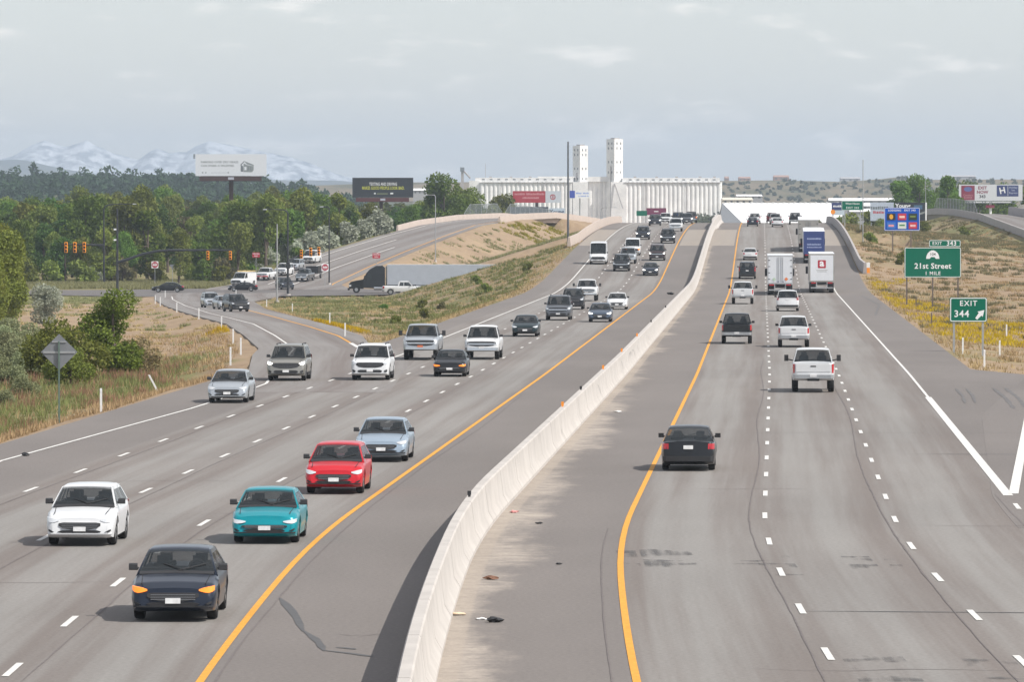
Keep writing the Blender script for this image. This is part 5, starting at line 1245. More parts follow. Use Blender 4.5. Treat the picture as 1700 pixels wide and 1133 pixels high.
# traffic signals
def head(t, x, z, y=-.1, k=1.0):
    b = MB(); b.box(x - .19 * k, x + .19 * k, y - .12, y + .12, z - .62 * k, z + .62 * k); o = b.build('signal_head', M_SIG_YEL, t)
    for i in (-1, 0, 1):
        q = MB(); q.cyl((x, y - .12, z + i * .4 * k), (x, y - .30, z + i * .4 * k), .15 * k, .15 * k, 12, cap=False); q.build('visor', M_SIG_YEL, o, 40)
        c = MB(); c.cyl((x, y - .121, z + i * .4 * k), (x, y - .13, z + i * .4 * k), .14 * k, n=12); c.build('lens', M_BLACK, o)
t = mast('signal_pole', 'black signal pole with a rising mast arm on the near street corner', -56.2, 782, 5.6, .2, .12, M_DKSTEEL, cat='traffic signal')
g0 = t.location.z; z0 = -2.1 - g0; z1 = -.35 - g0
MB().tube([(0, 0, z0), (1.5, 0, z0 + .45), (3.5, 0, z0 + 1.15), (5.6, 0, z1 - .15), (7.5, 0, z1), (16.3, 0, z1)], [.22, .21, .19, .18, .17, .12], 8).build('mast_arm', M_DKSTEEL, t, 40)
head(t, 12.9, z1 - .75); head(t, 16.1, z1 - .75)
for zz in (.9, 2.4): q = MB(); q.box(-.5, -.12, -.1, .1, 3.4 - g0 - zz, 3.62 - g0 - zz); q.build('camera_unit', M_SIGN_WHITE, t)
t = mast('signal_pole', 'black signal pole with a curved lamp arm across the street from the grass', -64.8, 872, 5.2, .18, .10, M_DKSTEEL, (4.6, .75), 'traffic signal')
g0 = t.location.z; z1 = -.6 - g0
MB().tube([(0, 0, z1), (-6.6, 0, z1 + .12)], [.17, .11], 8).build('mast_arm', M_DKSTEEL, t, 40)
for x in (-3.1, -4.6, -6.0): head(t, x, z1 - .35, k=1.35)
t = mast('signal_pole', 'black signal pole with a lamp arm beside the plain grey pole', -32.0, 784, 4.9, .18, .10, M_DKSTEEL, (-3.0, .55), 'traffic signal')
g0 = t.location.z; z0 = -1.9 - g0
MB().tube([(0, 0, z0), (1.6, .6, z0 + .75), (3.2, 1.2, z0 + 1.2), (5.2, 2, z0 + 1.35)], [.13, .12, .1, .08], 8).build('mast_arm', M_DKSTEEL, t, 40)
for x, zz in ((1.9, z0 + .95), (3.25, z0 + 1.25), (4.4, z0 + 1.35)): head(t, x, zz, y=.5)
q = MB(); q.box(-.25, .3, -.25, -.1, z0 - 1.1, z0 - .2); q.build('side_signal', M_DKSTEEL, t)

# billboards
def billboard(lb, cx, y, w, h, zb, m_face, pole_dx=0., r=.45, m_pole=M_RUST, apron=True, yaw=0., ground=None, pole=True, m_ap=None):
    g0 = gzz(cx, y) if ground is None else ground
    t = thing('billboard', lb, 'billboard', (cx, y, g0), yaw); z0 = zb - g0
    f = rect(-w / 2, w / 2, 0, h, 0, .25).build('display_panel', m_face, t); f.location = (0, 0, z0)
    if pole: MB().cyl((pole_dx, .9, -1), (pole_dx, .9, z0 + .3), r, n=12).build('pole', m_pole, t, 40)
    if apron:
        rect(-w / 2 + .8, w / 2 - 1.0, z0 - 1.0, z0 - .04, .05, .1).build('apron', m_ap or M_RUST, t)
        b = MB(); b.box(-w / 2 - .2, w / 2 + .8, -.9, .1, z0 - 1.08, z0 - 1.0); b.build('catwalk', M_DKSTEEL, t)
        rect(-.6, .6, z0 - .75, z0 - .25, .02, .03).build('owner_plate', mat('plate_grey', (.45, .46, .52), .5), t)
        for k in range(5): b = MB(); x = -w / 2 + w * (k + .5) / 5; b.box(x - .06, x + .06, -1.0, .1, z0 - 1.2, z0 - 1.08); b.build('bracket', M_DKSTEEL, t)
    return t, f
M_BB_WHITE = mat('billboard_white', (.66, .69, .74), .5, var=.02); M_BB_DARK = mat('billboard_charcoal', (.022, .026, .032), .5, var=.1)
M_INK = mat('print_grey', (.16, .18, .20), .6); M_INK_L = mat('print_pale', (.30, .33, .36), .6); M_YEL = mat('print_yellow', (.62, .64, .06), .5)
t, f = billboard('white billboard about parking over dry grass, with a small house drawing', -57.8, 1130, 14.6, 4.5, 10.9, M_BB_WHITE)
lettering('PARKING OVER DRY GRASS', .58, f, M_INK, (-6.2, -.01, 2.85), align='LEFT', bold=.012, spacing=1.08); lettering('CAN SPARK A WILDFIRE.', .58, f, M_INK, (-6.2, -.01, 2.1), align='LEFT', bold=.012, spacing=1.08)
hp = MB()
for q, mi in (([(2.0, .95), (2.5, .85), (2.5, 2.05), (2.0, 2.3)], 0), ([(1.9, 2.3), (2.7, 3.1), (2.75, 2.95), (2.05, 2.15)], 0), ([(2.7, 3.1), (4.7, 2.3), (4.7, 2.1), (3.3, 2.4)], 1), ([(2.55, .85), (4.3, .8), (4.65, 1.2), (4.65, 2.05), (3.3, 2.25), (2.6, 2.6)], 1), ([(2.75, 1.2), (3.2, 1.2), (3.2, 1.9), (2.75, 1.9)], 2), ([(3.5, 1.1), (3.62, 1.1), (3.62, 1.95), (3.5, 1.95)], 0), ([(4.0, 1.1), (4.12, 1.1), (4.12, 1.9), (4.0, 1.9)], 0)):
    hp.poly([(x, -.01 - .003 * len(hp.f), z) for x, z in q][::-1] if False else [(x, -.01 - .003 * len(hp.f), z) for x, z in q], mi)
hp.build('house_drawing', [M_INK, mat('print_mid', (.25, .28, .29), .6), M_BB_WHITE], f)
for x, w in ((-6.0, .3), (-5.3, .25), (-.7, .28)): rect(x, x + w, .55, .85, -.008, .004).build('badge', M_INK_L, f)
rect(-4.1, -.9, .62, .72, -.008, .004).build('fine_print', mat('print_faint', (.46, .49, .53), .6), f)
q = MB()
for k in range(3): q.box(-7.75, -7.35, -.05, .1, 3.6 + k * .32, 3.85 + k * .32)
q.build('side_bracket', M_INK, f)
t, f = billboard('charcoal billboard warning against texting and driving', -31, 1318, 14.6, 4.75, 6.1, M_BB_DARK, pole_dx=-.4, m_ap=mat('apron_maroon', (.10, .03, .03), .6))
lettering('TEXTING AND DRIVING', 1.05, f, M_SIGN_WHITE, (.1, -.01, 3.2), bold=.012, sx=.56, spacing=1.05); lettering('MAKES GOOD PEOPLE LOOK BAD.', 1.08, f, M_YEL, (.1, -.01, 2.25), bold=.012, sx=.58, spacing=1.05)
for x, w, m_ in ((-2.1, .4, M_SIGN_WHITE), (-1.4, 2.6, mat('print_faint_green', (.22, .26, .14), .6)), (1.8, .7, M_SIGN_WHITE)): rect(x, x + w, .8, 1.0 if w > 1 else 1.15, -.008, .004).build('fine_print', m_, f)
def bars(f, x0, x1, z, h, m_, seed, y=-.008):
    r_ = random.Random(seed); b = MB(); x = x0
    while x < x1:
        w = h * r_.uniform(.35, .7)
        if r_.random() > .14: b.box(x, x + w, y, y + .004, z, z + h * r_.uniform(.7, 1.0))
        x += w + h * .16
    b.build('lettering', m_, f)
M_BB_RED = mat('billboard_red', (.36, .025, .04), .5, var=.03)
t, f = billboard('red and pale billboard half behind trees in front of the grain elevator', 7.4, 1643, 14.4, 3.5, 3.9, M_BB_RED, apron=False)
rect(2.6, 7.2, .0, 3.5, -.02, .015).build('pale_panel', mat('billboard_pale', (.52, .56, .62), .5), f)
bars(f, -6.6, 2.1, 2.3, .62, mat('print_pink', (.55, .25, .27), .5), 3); bars(f, -4.6, .6, 1.2, .6, mat('print_pink', (.55, .25, .27), .5), 4)
q = MB(); n_ = 14
for k in range(n_):
    a, c = 2 * math.pi * k / n_, 2 * math.pi * (k + 1) / n_; q.poly([(4.8 + r_ * math.cos(g_), -.025, 1.7 + r_ * math.sin(g_)) for r_, g_ in ((.55, a), (.55, c), (.85, c), (.85, a))][::-1], 0 if k % 7 else 1)
q.build('ring_emblem', [M_BB_RED, M_INK], f); rect(4.65, 5.0, 1.3, 2.1, -.026, .004).build('emblem_core', M_BB_RED, f)
t, f = billboard('small blue and white billboard on a pole in front of the elevator silos', 20.4, 1650, 6.2, 2.3, 5.2, M_SIGN_WHITE, apron=False, r=.2, m_pole=M_GALV)
rect(-3.1, -1.5, .1, 2.3, -.02, .015).build('blue_panel', mat('billboard_blue', (.05, .09, .42), .5), f); bars(f, -1.2, 2.6, 1.3, .5, mat('print_blue', (.25, .36, .72), .5), 5); bars(f, -.4, 2.6, .5, .4, mat('print_blue', (.25, .36, .72), .5), 6)
t, f = billboard('white Young hoarding with dark lettering behind the ramp bridge', 10.2, 1250, 3.6, 1.9, 1.9, mat('hoarding_pale', (.50, .58, .66), .5), apron=False, pole=False); lettering('Young', 1.25, f, mat('print_navy', (.03, .05, .11), .5), (0, -.01, 1.05), bold=.03)
for s in (-1.2, 1.2): post(t, s, .3, -1, 1.9 - t.location.z, .1)
t, f = billboard('long dark grey hoarding with pale lettering behind the bridge fence', 3.9, 1252, 8.8, 2.3, 1.8, mat('hoarding_grey', (.10, .115, .14), .5), apron=False, pole=False); bars(f, -3.6, .6, .35, .62, mat('print_pale_blue', (.34, .38, .43), .5), 8)
for s in (-3, 3): post(t, s, .3, -1, 1.9 - t.location.z, .1)
t, f = billboard('wide hotel billboard reading EXIT NOW 343 above the climbing ramp', 110.5, 1268, 14.7, 3.75, 5.45, mat('billboard_cool_white', (.60, .62, .66), .5, var=.02), pole_dx=0, m_pole=M_SIGN_WHITE, r=.3, apron=False)
M_HR = mat('hotel_maroon', (.22, .025, .06), .5); M_HN = mat('hotel_navy', (.035, .05, .16), .5)
rect(-6.8, -3.7, .15, 3.5, -.02, .015).build('maroon_panel', M_HR, f); rect(1.4, 6.4, 1.0, 3.55, -.02, .015).build('navy_panel', M_HN, f); rect(3.92, 4.0, 1.1, 3.45, -.026, .004).build('divider', M_SIGN_WHITE, f)
lettering('EXIT', 1.0, f, M_HR, (-1.9, -.01, 2.95), bold=.03); lettering('NOW', 1.0, f, M_HR, (-1.9, -.01, 1.95), bold=.03); lettering('343', 1.0, f, mat('print_dark', (.05, .05, .06), .5), (-1.9, -.01, .95), bold=.03)
lettering('Comfort', .62, f, mat('print_rose', (.52, .3, .32), .5), (-5.25, -.026, 1.25)); lettering('SUITES', .66, f, mat('print_rose', (.52, .3, .32), .5), (-5.25, -.026, .65))
q = MB(); q.poly([(-5.25 + .95 * math.cos(a), -.026, 2.65 + .55 * math.sin(a)) for a in np.linspace(0, 6.283, 21)[:-1]][::-1]); q.build('swirl_emblem', mat('emblem_blue', (.10, .13, .32), .5), f)
lettering('H', 2.0, f, M_SIGN_WHITE, (2.7, -.026, 2.3), bold=.02).rotation_euler = (math.pi / 2, R(-12), 0)
for k, s in enumerate(('Holiday', 'Inn', 'Express')): lettering(s, .62, f, mat('print_pale_navy', (.42, .46, .6), .5), (5.2, -.026, 3.05 - .62 * k), bold=.01)
rect(-7.2, 5.0, -.6, -.05, .0, .1).build('owner_strip', M_INK, t).location = (0, 0, 5.45 - t.location.z); bars(t, -6.8, 4.6, 5.0 - t.location.z, .3, M_SIGN_WHITE, 12, y=-.02)
rect(-1.1, .9, 3.8 - t.location.z, 4.5 - t.location.z, .2, .05).build('lower_plate', M_HR, t)
t, f = billboard('black Young hoarding with a white edge beyond the blue services sign', 75.5, 1040, 6.1, 3.4, 2.3, mat('hoarding_black', (.02, .024, .034), .5), apron=False, pole=False)
lettering('Young', 1.1, f, M_SIGN_WHITE, (-1.5, -.01, 2.75), bold=.03); rect(2.75, 3.05, 0, 3.42, -.03, .02).build('white_edge', M_SIGN_WHITE, f); rect(.6, 2.2, 2.1, 2.9, -.01, .006).build('blue_badge', mat('badge_blue', (.06, .13, .22), .5), f)
q = MB(); q.poly([(.3, -.012, .3), (1.3, -.012, 1.3), (2.7, -.012, 1.75), (2.7, -.012, 1.4), (1.6, -.012, 1.0), (.8, -.012, .3)]); q.build('pale_stripe', mat('stripe_grey', (.25, .27, .27), .5), f)
for s in (-2.6, 2.6): post(t, s, .3, -2, 1.9 - t.location.z, .12)
t, f = billboard('pale blue grey hoarding partly behind the blue services sign', 70.2, 1042, 4.45, 3.5, 2.2, mat('hoarding_bluegrey', (.46, .52, .62), .5), apron=False, pole=False); bars(f, -2.1, 1.0, 2.2, .6, M_INK, 14); bars(f, -2.1, .6, 1.4, .5, mat('print_red', (.45, .08, .10), .5), 15)
for s in (-2, 2): post(t, s, .3, -2, 1.9 - t.location.z, .12)
t, f = billboard('navy topped pale hoarding beside the green guide sign', 65.3, 1100, 2.6, 2.5, 3.0, mat('hoarding_pale', (.50, .58, .66), .5), apron=False, pole=False); rect(-1.3, 1.3, 1.0, 2.5, -.02, .015).build('navy_panel', M_HN, f); bars(f, -1.0, 1.1, 1.6, .4, M_SIGN_WHITE, 16, y=-.03)
for s in (-1, 1): post(t, s, .3, -2, 3.2 - t.location.z, .1)
x, y = -22.5, 1500; t = thing('pole_sign', 'distant red and yellow shop sign on a pole among the trees', 'sign', (x, y, gzz(x, y))); g0 = t.location.z
rect(-.9, .9, 3.3 - g0, 5.6 - g0, 0, .3).build('red_panel', M_SIGN_RED, t); rect(-.6, .7, 4.9 - g0, 5.4 - g0, -.03, .02).build('yellow_panel', M_SIG_YEL, t); rect(-.9, .9, 5.65 - g0, 6.4 - g0, 0, .3).build('top_panel', mat('sign_slate', (.2, .25, .32), .5), t); post(t, 0, .1, -1, 3.4 - g0, .15)

# ------------------------------------------------------------------ grain elevator and far buildings
M_SILO = mat('whitewashed_concrete', (.78, .77, .75), .85, var=.15, scale=.12, bump=.1, bscale=2)
M_WIN = mat('dark_opening', (.12, .125, .13), .5)
EY = 3200.0; EB = gzz(50, EY)
t = thing('grain_elevator', 'long white grain elevator with two tall towers and rows of silos', 'grain elevator', (40, EY, EB))
def ex(px): return (px - 850) * EY / 9116 - 40
def ez(py): return 8.7 + (310 - py) * EY / 9116 - EB
def silos(p0, p1, n_, ztop, dy=0.):
    x0, x1 = ex(p0), ex(p1); w = (x1 - x0) / n_
    for k in range(n_): MB().cyl((x0 + (k + .5) * w, dy, -2), (x0 + (k + .5) * w, dy, ez(ztop)), w * .70, n=24).build('silo', M_SILO, t, 40)
def block(nm, p0, p1, zt, zb, y0, y1, m_=M_SILO, zb0=None): return rect(ex(p0), ex(p1), -2 if zb is None else ez(zb), ez(zt), y0, y1 - y0).build(nm, m_, t)
silos(796, 951, 21, 303); silos(1035, 1197, 22, 302.5); silos(976, 1009, 4, 302, 7.)
block('end_bay', 779, 796, 300, None, -1, 6); block('gallery', 789, 952, 295, 302.6, .2, 6); block('gallery', 1033, 1195, 295.5, 302.4, .2, 6); block('gallery', 974, 1010, 293.5, 301.8, 3, 9); block('upper_gallery', 893, 955, 293, 295, .6, 5.6)
def slot_windows(p0, p1, n_, y):
    for k in range(n_): x = ex(p0 + (p1 - p0) * (k + .5) / n_); rect(x - .8, x + .8, ez(y + .9), ez(y - .9), .12, .06).build('window', M_WIN, t)
slot_windows(796, 950, 12, 298); slot_windows(1040, 1192, 12, 298.5)
def tower(p0, p1, top, base_w):
    cx, w = (ex(p0) + ex(p1)) / 2, (ex(p1) - ex(p0)) / 1.40
    g = MB(); c, s = math.cos(R(42)), math.sin(R(42))
    def q(a, b_, z): return (cx + a * c - b_ * s, 4 + a * s + b_ * c, z)
    h = w / 2; g.hexa([q(-h, -h, -2), q(h, -h, -2), q(h, h, -2), q(-h, h, -2), q(-h, -h, ez(top)), q(h, -h, ez(top)), q(h, h, ez(top)), q(-h, h, ez(top))]); o = g.build('tower', M_SILO, t)
    for z in (top + 7, top + 15, top + 38, top + 55):
        for f in (-.5, .35):
            k = MB(); a = f * h; k.hexa([q(a, -h - .06, ez(z + 2)), q(a + .75, -h - .06, ez(z + 2)), q(a + .75, -h + .02, ez(z + 2)), q(a, -h + .02, ez(z + 2)), q(a, -h - .06, ez(z - 1.6)), q(a + .75, -h - .06, ez(z - 1.6)), q(a + .75, -h + .02, ez(z - 1.6)), q(a, -h + .02, ez(z - 1.6))]); k.build('window', M_WIN, o)
            k = MB(); k.hexa([q(-h - .06, a, ez(z + 2)), q(-h + .02, a, ez(z + 2)), q(-h + .02, a + .75, ez(z + 2)), q(-h - .06, a + .75, ez(z + 2)), q(-h - .06, a, ez(z - 1.6)), q(-h + .02, a, ez(z - 1.6)), q(-h + .02, a + .75, ez(z - 1.6)), q(-h - .06, a + .75, ez(z - 1.6))]); k.build('window', M_WIN, o)
    k = MB(); k.hexa([q(-h * .7, -h * .7, ez(top)), q(h * .5, -h * .7, ez(top)), q(h * .5, h * .3, ez(top)), q(-h * .7, h * .3, ez(top)), q(-h * .7, -h * .7, ez(top) + .7), q(h * .5, -h * .7, ez(top) + .7), q(h * .5, h * .3, ez(top) + .7), q(-h * .7, h * .3, ez(top) + .7)]); k.build('roof_plant', M_CONC_GREY, o)
    k = MB(); a = q(-h - .3, -h * .2, 0); k.cyl((a[0], a[1], 5), (a[0], a[1], ez(top + 45)), .3, n=6); k.build('leg_pipe', M_CONC_GREY, o)
tower(951, 976, 242, 0); tower(1007, 1034, 231, 0)
block('front_bay', 951, 976, 302, None, -2, 4); block('front_bay', 1014, 1040, 302, None, -2, 4)
MB().cyl((ex(1020), -2.3, ez(305)), (ex(1034), -6, ez(346)), .35, n=6).build('spout', M_CONC_GREY, t)
q = MB(); q.box(ex(765.5), ex(770), -3, -1, -2, ez(284)); q.build('conveyor_leg', M_CONC_GREY, t); q = MB(); q.box(ex(764), ex(771), -4, 0, ez(285), ez(278)); q.build('leg_head', M_INK, t)
MB().cyl((ex(769), -2, ez(283)), (ex(781), -2, ez(296)), .5, n=6).build('conveyor', M_CONC_GREY, t); MB().cyl((ex(806), 3, ez(296)), (ex(806), 3, ez(272)), .12, n=5).build('antenna', M_CONC_GREY, t)
for p_ in (812, 846, 878, 924, 1052, 1088, 1121, 1160, 1184): rect(ex(p_), ex(p_) + 1.6, ez(295.2), ez(295.2) + .7, 1.5, 2).build('roof_vent', M_CONC_GREY, t)
for p_ in (833, 903, 1071, 1139): MB().cyl((ex(p_), -2.1, 0), (ex(p_), -2.1, ez(303)), .16, n=6).build('down_pipe', M_CONC_GREY, t)
for p0_, p1_ in ((796, 950), (1036, 1196)): rect(ex(p0_), ex(p1_), ez(303.4), ez(302.9), -2.4, .9).build('catwalk', M_CONC_GREY, t)
# white shed and far buildings
M_ROOF = mat('white_roof', (.80, .80, .80), .6, var=.03, scale=.2); M_GABLE = mat('grey_gable', (.20, .21, .225), .7)
t = thing('warehouse', 'big warehouse with a bright white pitched roof beyond the bridge', 'warehouse', (72, 1500, gzz(72, 1500))); g0 = t.location.z
q = MB(); q.box(-10, 18, -8, 8, 0, -1.2 - g0); q.build('wall', M_GABLE, t)
q = MB(); a, c = 4.25 - g0, -1.1 - g0; q.poly([(-9.5, -9, c), (18, -9, c), (18, 0, a), (-14.6, 0, a)]); q.poly([(-14.6, 0, a), (18, 0, a), (18, 9, c), (-9.5, 9, c)]); q.build('roof', M_ROOF, t)
q = MB(); q.poly([(-14.6, .05, a - .05), (-16, -9, c - 1.5), (-9.5, -9.05, c)]); q.poly([(-14.6, -.05, a - .05), (-9.5, 9.05, c), (-16, 9, c - 1.5)]); q.poly([(-14.65, 0, a - .05), (-16, 9, c - 1.5), (-16, -9, c - 1.5)]); q.build('gable_end', M_GABLE, t)
for k in range(22):
    x = -13.9 + k * 1.47; b = MB(); b.box(x - .3, x + .3, -.35, .35, a - .1, a + .12 + .06 * (k % 2)); b.build('ridge_vent', M_ROOF, t)
def shed(lb, p0, p1, zt, zb, y, roofm, wallm, n_win=0):
    x0, x1 = (p0 - 850) * y / 9116, (p1 - 850) * y / 9116; z1, z0 = 8.7 + (310 - zt) * y / 9116, 8.7 + (310 - zb) * y / 9116
    cx = (x0 + x1) / 2; g0 = min(gzz(cx, y), z0 - .5); w = (x1 - x0) / 2
    t = thing('distant_building', lb, 'building', (cx, y, g0)); h = z1 - g0
    rect(-w, w, 0, h - (z1 - z0) * .35, 0, 12).build('wall', wallm, t); b = MB(); e = h - (z1 - z0) * .35; b.poly([(-w, -.3, e), (w, -.3, e), (w * .98, 6, h), (-w * .98, 6, h)]); b.poly([(-w * .98, 6, h), (w * .98, 6, h), (w, 12.3, e), (-w, 12.3, e)]); b.build('roof', roofm, t)
    for k in range(n_win): x = -w + 2 * w * (k + .5) / n_win; rect(x - w / n_win * .35, x + w / n_win * .35, e - (z1 - z0) * .45, e - (z1 - z0) * .1, -.06, .05).build('window', M_WIN, t)
M_CREAM = mat('cream_wall', (.60, .56, .47), .7); M_GREYW = mat('grey_wall', (.36, .36, .37), .7); M_BRICK = mat('far_brick', (.34, .22, .18), .8)
shed('low cream building just right of the grain elevator', 1199, 1250, 328, 340, 2300, M_CREAM, M_CREAM, 5); shed('white roofed shed behind the low cream building', 1222, 1266, 323, 331, 2500, M_ROOF, M_GREYW, 4)
shed('long white flat warehouse behind the thin tall pole', 1375, 1505, 329, 341, 2300, M_ROOF, M_GREYW, 10); shed('grey warehouse under the long white one', 1385, 1500, 337, 352, 2150, M_ROOF, M_GREYW, 8); shed('white shed between the hoardings and the guide sign', 1410, 1470, 347, 360, 1900, M_ROOF, M_GREYW, 5)
shed('grey shed glimpsed under the charcoal billboard', 604, 626, 342, 351, 1400, M_GREYW, M_GREYW); shed('white roofed shed at the edge of the charcoal billboard', 686, 708, 313, 323, 2300, M_ROOF, M_GREYW, 3)
pass
HY = 4700
for p0, p1, zt, zb, mm, lb in ((1203, 1210, 293, 301, M_BRICK, 'dark square block on the far ridge nearest the elevator'), (1226, 1246, 293.5, 301, M_BRICK, 'pair of dark low blocks on the far ridge'), (1284, 1310, 291, 300, M_BRICK, 'broad tan building on the far ridge'), (1395, 1428, 294, 302, M_GREYW, 'low grey roofs on the far ridge by the thin pole'), (1565, 1620, 291, 298, M_GREYW, 'long pale roof on the far ridge above the trees')): shed(lb, p0, p1, zt, zb, HY, mm, mm, 3)

# ------------------------------------------------------------------ far terrain
def field(name, xs, ys, zfun, m, kind='structure', smooth_=True):
    X, Yg = np.meshgrid(xs, ys); Z = zfun(X, Yg); n1, n2 = len(xs), len(ys)
    me = bpy.data.meshes.new(name); v = np.stack([X, Yg, Z], -1).reshape(-1, 3)
    i, j = np.meshgrid(np.arange(n1 - 1), np.arange(n2 - 1)); a = (j * n1 + i).ravel(); fc = np.stack([a, a + 1, a + n1 + 1, a + n1], -1)
    me.vertices.add(len(v)); me.vertices.foreach_set('co', v.ravel()); me.loops.add(fc.size); me.loops.foreach_set('vertex_index', fc.ravel()); me.polygons.add(len(fc)); me.polygons.foreach_set('loop_start', np.arange(0, fc.size, 4)); me.update(calc_edges=True)
    if smooth_: me.polygons.foreach_set('use_smooth', np.ones(len(fc), bool))
    me.materials.append(m); return tag(link(name, me), kind=kind)
def terr_mat(name, c1, c2, c3, s1, s2, t0=.45, t1=.6):
    m = bpy.data.materials.new(name); m.use_nodes = True; n, l = m.node_tree.nodes, m.node_tree.links; b = n['Principled BSDF']; b.inputs['Roughness'].default_value = .95; b.inputs['Specular IOR Level'].default_value = .1
    g = n.new('ShaderNodeNewGeometry')
    def N(sc):
        mp = n.new('ShaderNodeMapping'); mp.inputs['Scale'].default_value = sc; l.new(g.outputs['Position'], mp.inputs['Vector'])
        z = n.new('ShaderNodeTexNoise'); z.inputs['Scale'].default_value = 1; z.inputs['Detail'].default_value = 8; z.inputs['Roughness'].default_value = .65; l.new(mp.outputs['Vector'], z.inputs['Vector']); return z.outputs['Fac']
    a = n.new('ShaderNodeMixRGB'); a.inputs['Color1'].default_value = (*c1, 1); a.inputs['Color2'].default_value = (*c2, 1); l.new(N(s2), a.inputs['Fac'])
    r = n.new('ShaderNodeMapRange'); r.inputs['From Min'].default_value = t0; r.inputs['From Max'].default_value = t1; l.new(N(s1), r.inputs['Value'])
    c = n.new('ShaderNodeMixRGB'); l.new(r.outputs['Result'], c.inputs['Fac']); l.new(a.outputs['Color'], c.inputs['Color1']); c.inputs['Color2'].default_value = (*c3, 1); l.new(c.outputs['Color'], b.inputs['Base Color']); return m
M_HILL = terr_mat('dry_hillside', (.16, .125, .085), (.20, .16, .10), (.06, .07, .035), (.010, .004, .02), (.03, .01, .03))
def ridge_z(X, Yg):
    px = 850 + X * 9116 / Yg
    top = np.interp(px, [400, 690, 780, 1190, 1290, 1400, 1460, 1490, 1525, 1700, 2100], [312, 303, 303, 301, 300, 301.5, 297.5, 294, 299, 298, 299])
    zt = 8.7 + (310 - top) * 4700 / 9116
    return -16 + (zt + 16) * smooth(3700, 4700, Yg) * smooth(7000, 4900, Yg) + wob(X, Yg, 260) * .5 * smooth(3700, 4200, Yg)
field('hills', np.linspace(-420, 1100, 160), np.linspace(3650, 7000, 60), ridge_z, M_HILL)
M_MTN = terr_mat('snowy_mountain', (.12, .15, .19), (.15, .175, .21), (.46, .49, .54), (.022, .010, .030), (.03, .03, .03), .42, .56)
MY = 16300.0
_rp = [(-900, 300), (-500, 276), (-260, 268), (-120, 258), (0, 262), (22, 257), (55, 238), (75, 231), (95, 239), (110, 242), (146, 232), (160, 241), (190, 254), (230, 263), (250, 250), (262, 245), (280, 252), (310, 250), (325, 240), (347, 232), (375, 238), (400, 243), (430, 248), (480, 257), (530, 276), (570, 291), (620, 303), (760, 314), (1000, 330)]
def mtn_z(X, Yg):
    px = 850 + X * 9116 / MY; top = np.interp(px, [a for a, c in _rp], [c for a, c in _rp]); zt = 8.7 + (310 - top) * MY / 9116
    d = (Yg - MY) / 1100.0
    rid = np.abs(wob(X + Yg * .3, Yg, 420)); rid2 = np.abs(wob(X - Yg * .2 + 900, Yg, 160))
    env = np.clip(1 - np.abs(d) ** 1.15, 0, 1)
    z = -16 + (zt + 16) * env
    rid3 = np.abs(wob(X + Yg * .15 + 400, Yg, 55)); rid4 = np.abs(wob(X * 1.3 - 200, Yg * .7, 26))
    return z - (rid * 30 + rid2 * 16 + rid3 * 7 + rid4 * 3) * np.clip(np.abs(d) * 3.2, .12, 1) * env
field('mountains', np.linspace(-2250, 300, 560), np.linspace(MY - 1100, MY + 900, 110), mtn_z, M_MTN)
M_FOOT = terr_mat('foothill', (.06, .08, .09), (.07, .085, .085), (.11, .12, .11), (.01, .01, .01), (.02, .02, .02))
def foot_z(X, Yg):
    px = 850 + X * 9116 / 10500; top = np.interp(px, [-400, 0, 30, 60, 110, 170, 260, 420, 560, 700], [270, 264, 262, 268, 279, 291, 292, 296, 300, 312]); zt = 8.7 + (310 - top) * 10500 / 9116
    return -16 + (zt + 16) * np.clip(1 - np.abs((Yg - 10500) / 900), 0, 1) + wob(X, Yg, 200) * 2
field('foothills', np.linspace(-1600, 0, 90), np.linspace(9600, 11400, 24), foot_z, M_FOOT)
def lefthill_z(X, Yg): return -15 + 21 * smooth(1900, 2750, Yg) * smooth(3600, 2900, Yg) * smooth(-20, -160, X) + wob(X, Yg, 120) * .6
field('wooded_rise', np.linspace(-520, 20, 60), np.linspace(1850, 3600, 40), lefthill_z, terr_mat('rise_grass', (.09, .10, .045), (.12, .11, .06), (.05, .065, .03), (.02, .02, .02), (.03, .03, .03)))

# ------------------------------------------------------------------ trees
M_LEAF = [leaf_mat('leaf_olive', (.17, .20, .05)), leaf_mat('leaf_mid', (.115, .18, .038)), leaf_mat('leaf_dark', (.075, .125, .032)), leaf_mat('leaf_yellowgreen', (.20, .24, .055)), leaf_mat('leaf_silver', (.38, .41, .32), .2), leaf_mat('leaf_brownish', (.18, .175, .08)), leaf_mat('leaf_bright', (.105, .175, .03))]
def leaves(me_name, cen, size, m, rs, aspect=.6):
    n_ = len(cen); q = rs.normal(size=(n_, 3)); q[:, 2] += .35; q /= np.linalg.norm(q, axis=1)[:, None]
    u = np.cross(q, rs.normal(size=(n_, 3))); u /= np.linalg.norm(u, axis=1)[:, None]; w = np.cross(q, u)
    s = size * rs.uniform(.6, 1.35, (n_, 1)); u = u * s; w = w * s * aspect
    v = np.stack([cen - u, cen + w, cen + u, cen - w], 1).reshape(-1, 3)
    me = bpy.data.meshes.new(me_name); me.vertices.add(len(v)); me.vertices.foreach_set('co', v.ravel()); me.loops.add(4 * n_); me.loops.foreach_set('vertex_index', np.arange(4 * n_)); me.polygons.add(n_); me.polygons.foreach_set('loop_start', np.arange(0, 4 * n_, 4)); me.update(calc_edges=True)
    me.materials.append(m); return me
